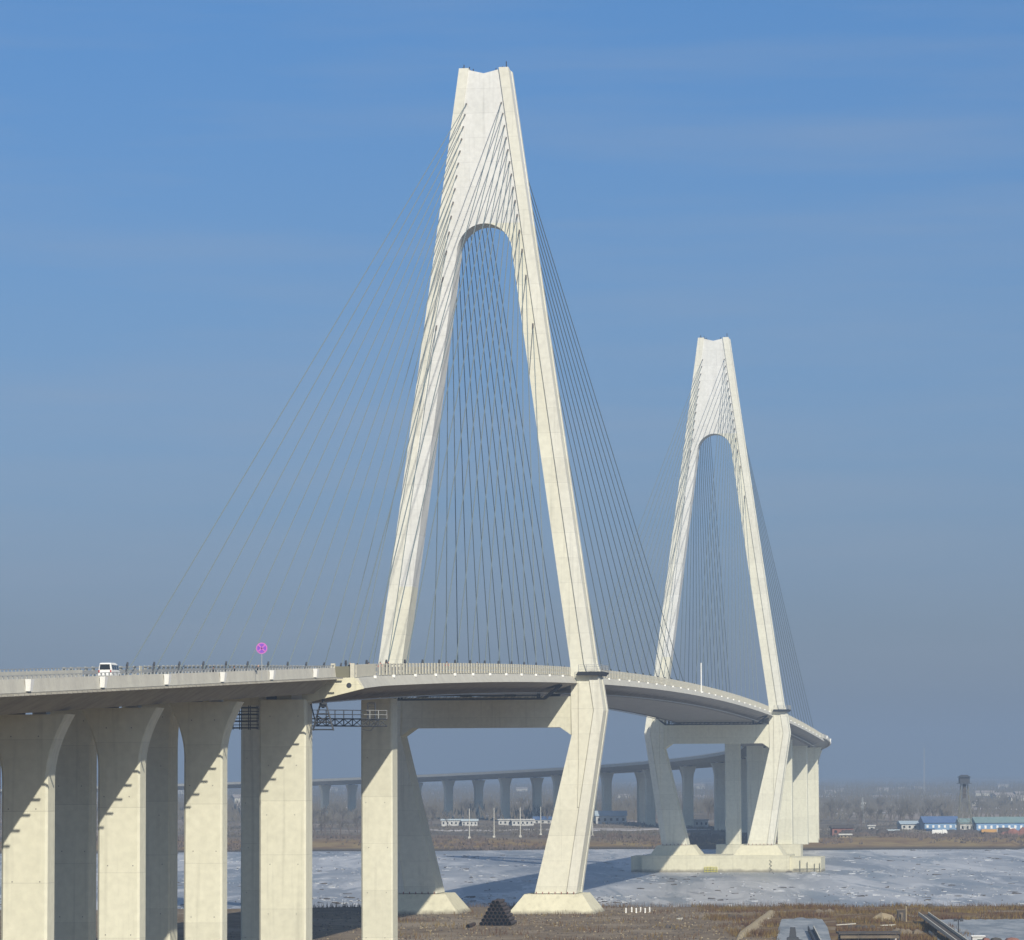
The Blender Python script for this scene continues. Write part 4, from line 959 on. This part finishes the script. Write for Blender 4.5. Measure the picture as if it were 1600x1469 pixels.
# watchtower
p = zg(gr(1509, 1299, 3.8)); p.y += 3; wt = empty('watchtower', p, 'tall lattice watchtower with dark cabin on top behind the right bank', 'watchtower')
zt = at(1509, 1224, p.y).z; Ht = zt - p.z; m = MB(); sc_ = .28
def wp(i, z): 
    k = 1 - z / Ht; h = 1.35 + 1.6 * k; sx_, sy_ = ((-1, -1), (1, -1), (1, 1), (-1, 1))[i % 4]; return p + Vector((sx_ * h, sy_ * h, z))
for i in range(4):
    m = MB(); m.bar(wp(i, 0), wp(i, Ht), .22); m.build('leg', 'mast', wt)
m = MB(); nl = 5
for l in range(nl):
    for i in range(4):
        z0, z1 = Ht * l / nl, Ht * (l + 1) / nl
        m.bar(wp(i, z0), wp(i + 1, z1), .08); m.bar(wp(i + 1, z0), wp(i, z1), .08); m.bar(wp(i, z1), wp(i + 1, z1), .12)
m.build('bracing', 'mast', wt)
m = MB(); m.box(p + Zv * (Ht - 3.2), (1.3, 1.3, 6.0)); m.build('stair_shaft', 'rubble', wt)
m = MB(); m.box(p + Zv * (Ht + 1.2), (4.2, 4.2, 2.5)); m.build('cabin', 'dark', wt)
m = MB(); m.loft([[p + Vector((x * k, y * k, Ht + z)) for x, y in ((-1, -1), (1, -1), (1, 1), (-1, 1))] for z, k in ((2.45, 2.7), (3.5, 1.2))]); m.build('roof', 'dark', wt)
m = MB(); m.box(p + Zv * (Ht - .1), (5.6, 5.6, .2)); m.build('balcony', 'dark', wt)
# thin radio masts
for px, rb, rt_, Y, lab in ((1444, 1222, 1168, 3600, 'far thin lattice mast faint against the sky at right'), (1348, 1298, 1246, 1850, 'slim pale lattice mast among the far trees'),):
    a = at(px, rb, Y); a.z = 3.5; b = at(px, rt_, Y); m = MB(); h = (b.z - a.z)
    for dx, dy in ((-1, -1), (1, -1), (0, 1)): m.bar(a + Vector((dx, dy, 0)) * .7, b + Vector((dx, dy, 0)) * .12, .2)
    for k in range(14):
        z0, z1 = h * k / 14, h * (k + 1) / 14; m.bar(a + Vector((-.6, -.6, z0)), a + Vector((.6, -.6, z1)), .12)
    tag(m.build('radio_mast', 'galv', org=a), lab, 'mast')

# bare trees
def bare_tree(seed, H, spread):
    rn = random.Random(seed); tr = MB(); cr_ = MB()
    def branch(p, d, L, r, lv):
        q_ = p + d * L
        (tr if lv < 2 else cr_).tube(p, q_, r, r * .6, n=5 if lv < 2 else 3, cap=False)
        if lv == 4: return
        for k in range((4, 4, 4, 3)[lv]):
            a = rn.uniform(0, 6.28); sp = rn.uniform(.35, .85) * spread
            nd = (d + Vector((math.cos(a), math.sin(a), rn.uniform(-.1, .35))) * sp).normalized()
            branch(p + d * L * rn.uniform(.45, 1.0), nd, L * rn.uniform(.55, .8), max(r * .5, .018), lv + 1)
    branch(Vector((0, 0, -.3)), Vector((rn.uniform(-.05, .05), 0, 1)), H * .36, H * .018, 0)
    return tr.mesh('trunk', 'bark'), cr_.mesh('crown', 'twig')
protos = [bare_tree(s_, 9.5 + s_ % 3, .8 + .12 * (s_ % 3)) for s_ in range(6)]
TREES = []
rn = random.Random(11)
spots = []
for i in range(16): spots.append((rn.uniform(628, 700), rn.uniform(1283, 1293)))
for i in range(10): spots.append((rn.uniform(838, 872), rn.uniform(1278, 1290)))
for i in range(26): spots.append((rn.uniform(700, 1010), rn.uniform(1266, 1280)))
for i in range(22): spots.append((rn.uniform(488, 566), rn.uniform(1278, 1308)))
for i in range(14): spots.append((rn.uniform(1030, 1140), rn.uniform(1264, 1282)))
for i in range(70): spots.append((rn.uniform(1284, 1480), rn.uniform(1264, 1292)))
for i in range(26): spots.append((rn.uniform(1480, 1640), rn.uniform(1260, 1276)))
for px, rb in spots:
    k = rn.randrange(6); p = zg(gr(px, rb, 3.8)); s_ = rn.uniform(.75, 1.25); rz = rn.uniform(0, 6.28)
    o = bpy.data.objects.new('bare_tree', None); COL.objects.link(o); o.location = p; o.rotation_euler = (0, 0, rz); o.scale = (s_, s_, s_)
    side = 'left of the tall column' if px < 570 else 'between the near tower legs' if px < 880 else 'behind the right leg of the near tower' if px < 1020 else 'between the far tower legs' if px < 1200 else 'right of the far columns' if px < 1480 else 'behind the teal roofed building'
    dist = 'at the edge of the bank' if rb > 1288 else 'on the middle plain' if rb > 1274 else 'far back in the haze'
    sz = 'tall' if s_ > 1.08 else 'small' if s_ < .9 else 'mid sized'
    TREES.append((px, o, sz, dist, side))
    tag(o, '', 'tree', 'bare trees ' + side)
    for nm, me in zip(('trunk', 'crown'), protos[k]):
        c = bpy.data.objects.new(nm, me); COL.objects.link(c); c.parent = o
def nth(i): return '%d%s' % (i, 'th' if 10 < i % 100 < 14 else {1: 'st', 2: 'nd', 3: 'rd'}.get(i % 10, 'th'))
for side in set(q_[4] for q_ in TREES):
    for i, (px, o, sz, dist, sd2) in enumerate(sorted([q_ for q_ in TREES if q_[4] == side], key=lambda q_: q_[0])):
        o['label'] = '%s leafless tree, %s from left among those %s' % (sz, nth(i + 1), sd2.replace('behind the right leg of the near tower', 'behind the near right leg'))
# far woodland and scrub that read as one mass
def scrub(name, label, rng_y, n, h0, h1, matn, wd, band=None, xr=(-.16, .17)):
    vs = []; fs = []
    for i in range(n):
        y = math.exp(random.uniform(math.log(rng_y[0]), math.log(rng_y[1]))); x = random.uniform(*xr) * y
        if band and band(x, y) < random.random() * 1.2: continue
        z = gz(x * (1 if y < 3000 else 3000 / y), y); h = random.uniform(h0, h1)
        for k in range(6):
            a = random.uniform(0, 3.14); px_ = x + random.uniform(-1, 1) * h * .6; hh = h * random.uniform(.4, 1); lx = random.uniform(-.4, .4) * hh
            j = len(vs); b_ = random.uniform(0, .35) * hh
            vs += [(px_ - wd, y, z + b_ - .2), (px_ + wd, y, z + b_ - .2), (px_ + lx, y + random.uniform(-1, 1), z + hh)]; fs.append((j, j + 1, j + 2))
    m = MB(); m.v = vs; m.f = fs; m.mi = [0] * len(fs); o = m.build(name, matn, kind='stuff'); o['label'] = label
scrub('scrub', 'low brown scrub over the far bank', (1440, 1900), 9000, .5, 1.6, 'twig', .12, lambda x, y: .6 + .5 * math.sin(x * .05 + y * .02))
scrub('woodland', 'hazy leafless woodland covering the far plain', (1950, 6500), 15000, 4, 11, 'twig', .5, lambda x, y: .45 + .6 * math.sin(x * .004 + y * .0061) * math.sin(y * .011 + x * .002))

scrub('bank_shrubs', 'low dry shrubs along the grassy far bank', (1420, 1490), 7000, .5, 2.2, 'bark', .2, lambda x, y: .45 + .5 * math.sin(x * .06 + y * .05))
for k, px in enumerate((1221, 1238, 1262, 1290, 1305, 1324, 1347, 1369, 1381, 1426)):
    p = gr(px, 1421, 4.3); p.y = 706 + (k % 3) * 2; p.x = (px - 800) / F * p.y; p.z = gz(p.x, p.y) - .1; m = MB(); h = 1.1 + (k * 7 % 5) * .28; q_ = p + Vector((.12 * math.sin(k), 0, h))
    m.tube(p, q_, .045, .02, n=4, cap=False)
    for j in range(4):
        b_ = p.lerp(q_, .4 + j * .15); m.tube(b_, b_ + Vector((.35 * (-1) ** j, .1, .35)), .022, .01, n=3, cap=False)
    tag(m.build('sapling', 'bark', org=p), 'thin bare sapling on the ridge of the near bank, %s from the left' % ordn[k], 'sapling', 'bare saplings on the near ridge')
for (u, h, lab) in ((-2.2, 1.5, 'left'), (-.4, 1.2, 'right')):
    c = TP(-10.9, u, .9); m = MB()
    for z in (-.6, 0, .6): m.bar(c + U_ * -.9 + Zv * z, c + U_ * .9 + Zv * z, .14)
    for x in (-.9, 0, .9): m.bar(c + U_ * x - Zv * .9, c + U_ * x + Zv * h * .5, .14)
    tag(m.build('barrier', 'yellow', org=c), 'yellow frame barrier on the ice against the foundation block, %s one' % lab, 'barrier', 'yellow barriers at the foundation')
# far tiny pale houses, one thing each
rn = random.Random(5); proto = None; FH = []
for i in range(30):
    Y = rn.uniform(2500, 5400); x = rn.uniform(-.13, .145) * Y; z = 3.2; sc_ = rn.uniform(.7, 1.3)
    if proto is None:
        proto = empty('house', Vector((x, Y, z)), '', 'building', 'tiny pale houses in the far haze'); p = Vector((x, Y, z))
        m = MB(); m.box(p + Zv * 2.2, (16, 8, 4.4)); m.build('wall', 'gconc', proto)
        m = MB(); m.loft([[p + Vector((xx, -4.5, 4.4)), p + Vector((xx, 4.5, 4.4)), p + Vector((xx, 0, 6.4))] for xx in (-8.5, 8.5)]); m.build('roof', 'clay_roof', proto); o = proto
    else: o = copy_thing(proto, Vector((x, Y, z)))
    o.scale = (sc_, sc_, sc_); o.rotation_euler = (0, 0, rn.uniform(-.5, .5))
    FH.append((x / Y, Y, o))

for i, (k, Y, o) in enumerate(sorted(FH, key=lambda q_: q_[0])):
    o['label'] = 'tiny pale house %s, %s from the left of the far scattered houses' % ('in the farthest haze' if Y > 4000 else 'behind the hazy trees', nth(i + 1))
# ---------------------------------------------------------------- haze
HAZE = 2.6e-4
m = MB(); m.hexa([Vector((x, y, z)) for z in (-4, 172) for x, y in ((-30000, -1500), (30000, -1500), (30000, 14500), (-30000, 14500))])
hm = bpy.data.materials.new('haze_air'); hm.use_nodes = True; n = hm.node_tree; n.nodes.remove(n.nodes['Principled BSDF'])
pv = n.nodes.new('ShaderNodeVolumePrincipled'); pv.inputs['Color'].default_value = (0.335, 0.455, 0.63, 1); pv.inputs['Density'].default_value = HAZE; pv.inputs['Anisotropy'].default_value = 0.0
n.links.new(pv.outputs[0], n.nodes['Material Output'].inputs['Volume']); M['haze'] = hm
o = m.build('haze', 'haze', kind='stuff')
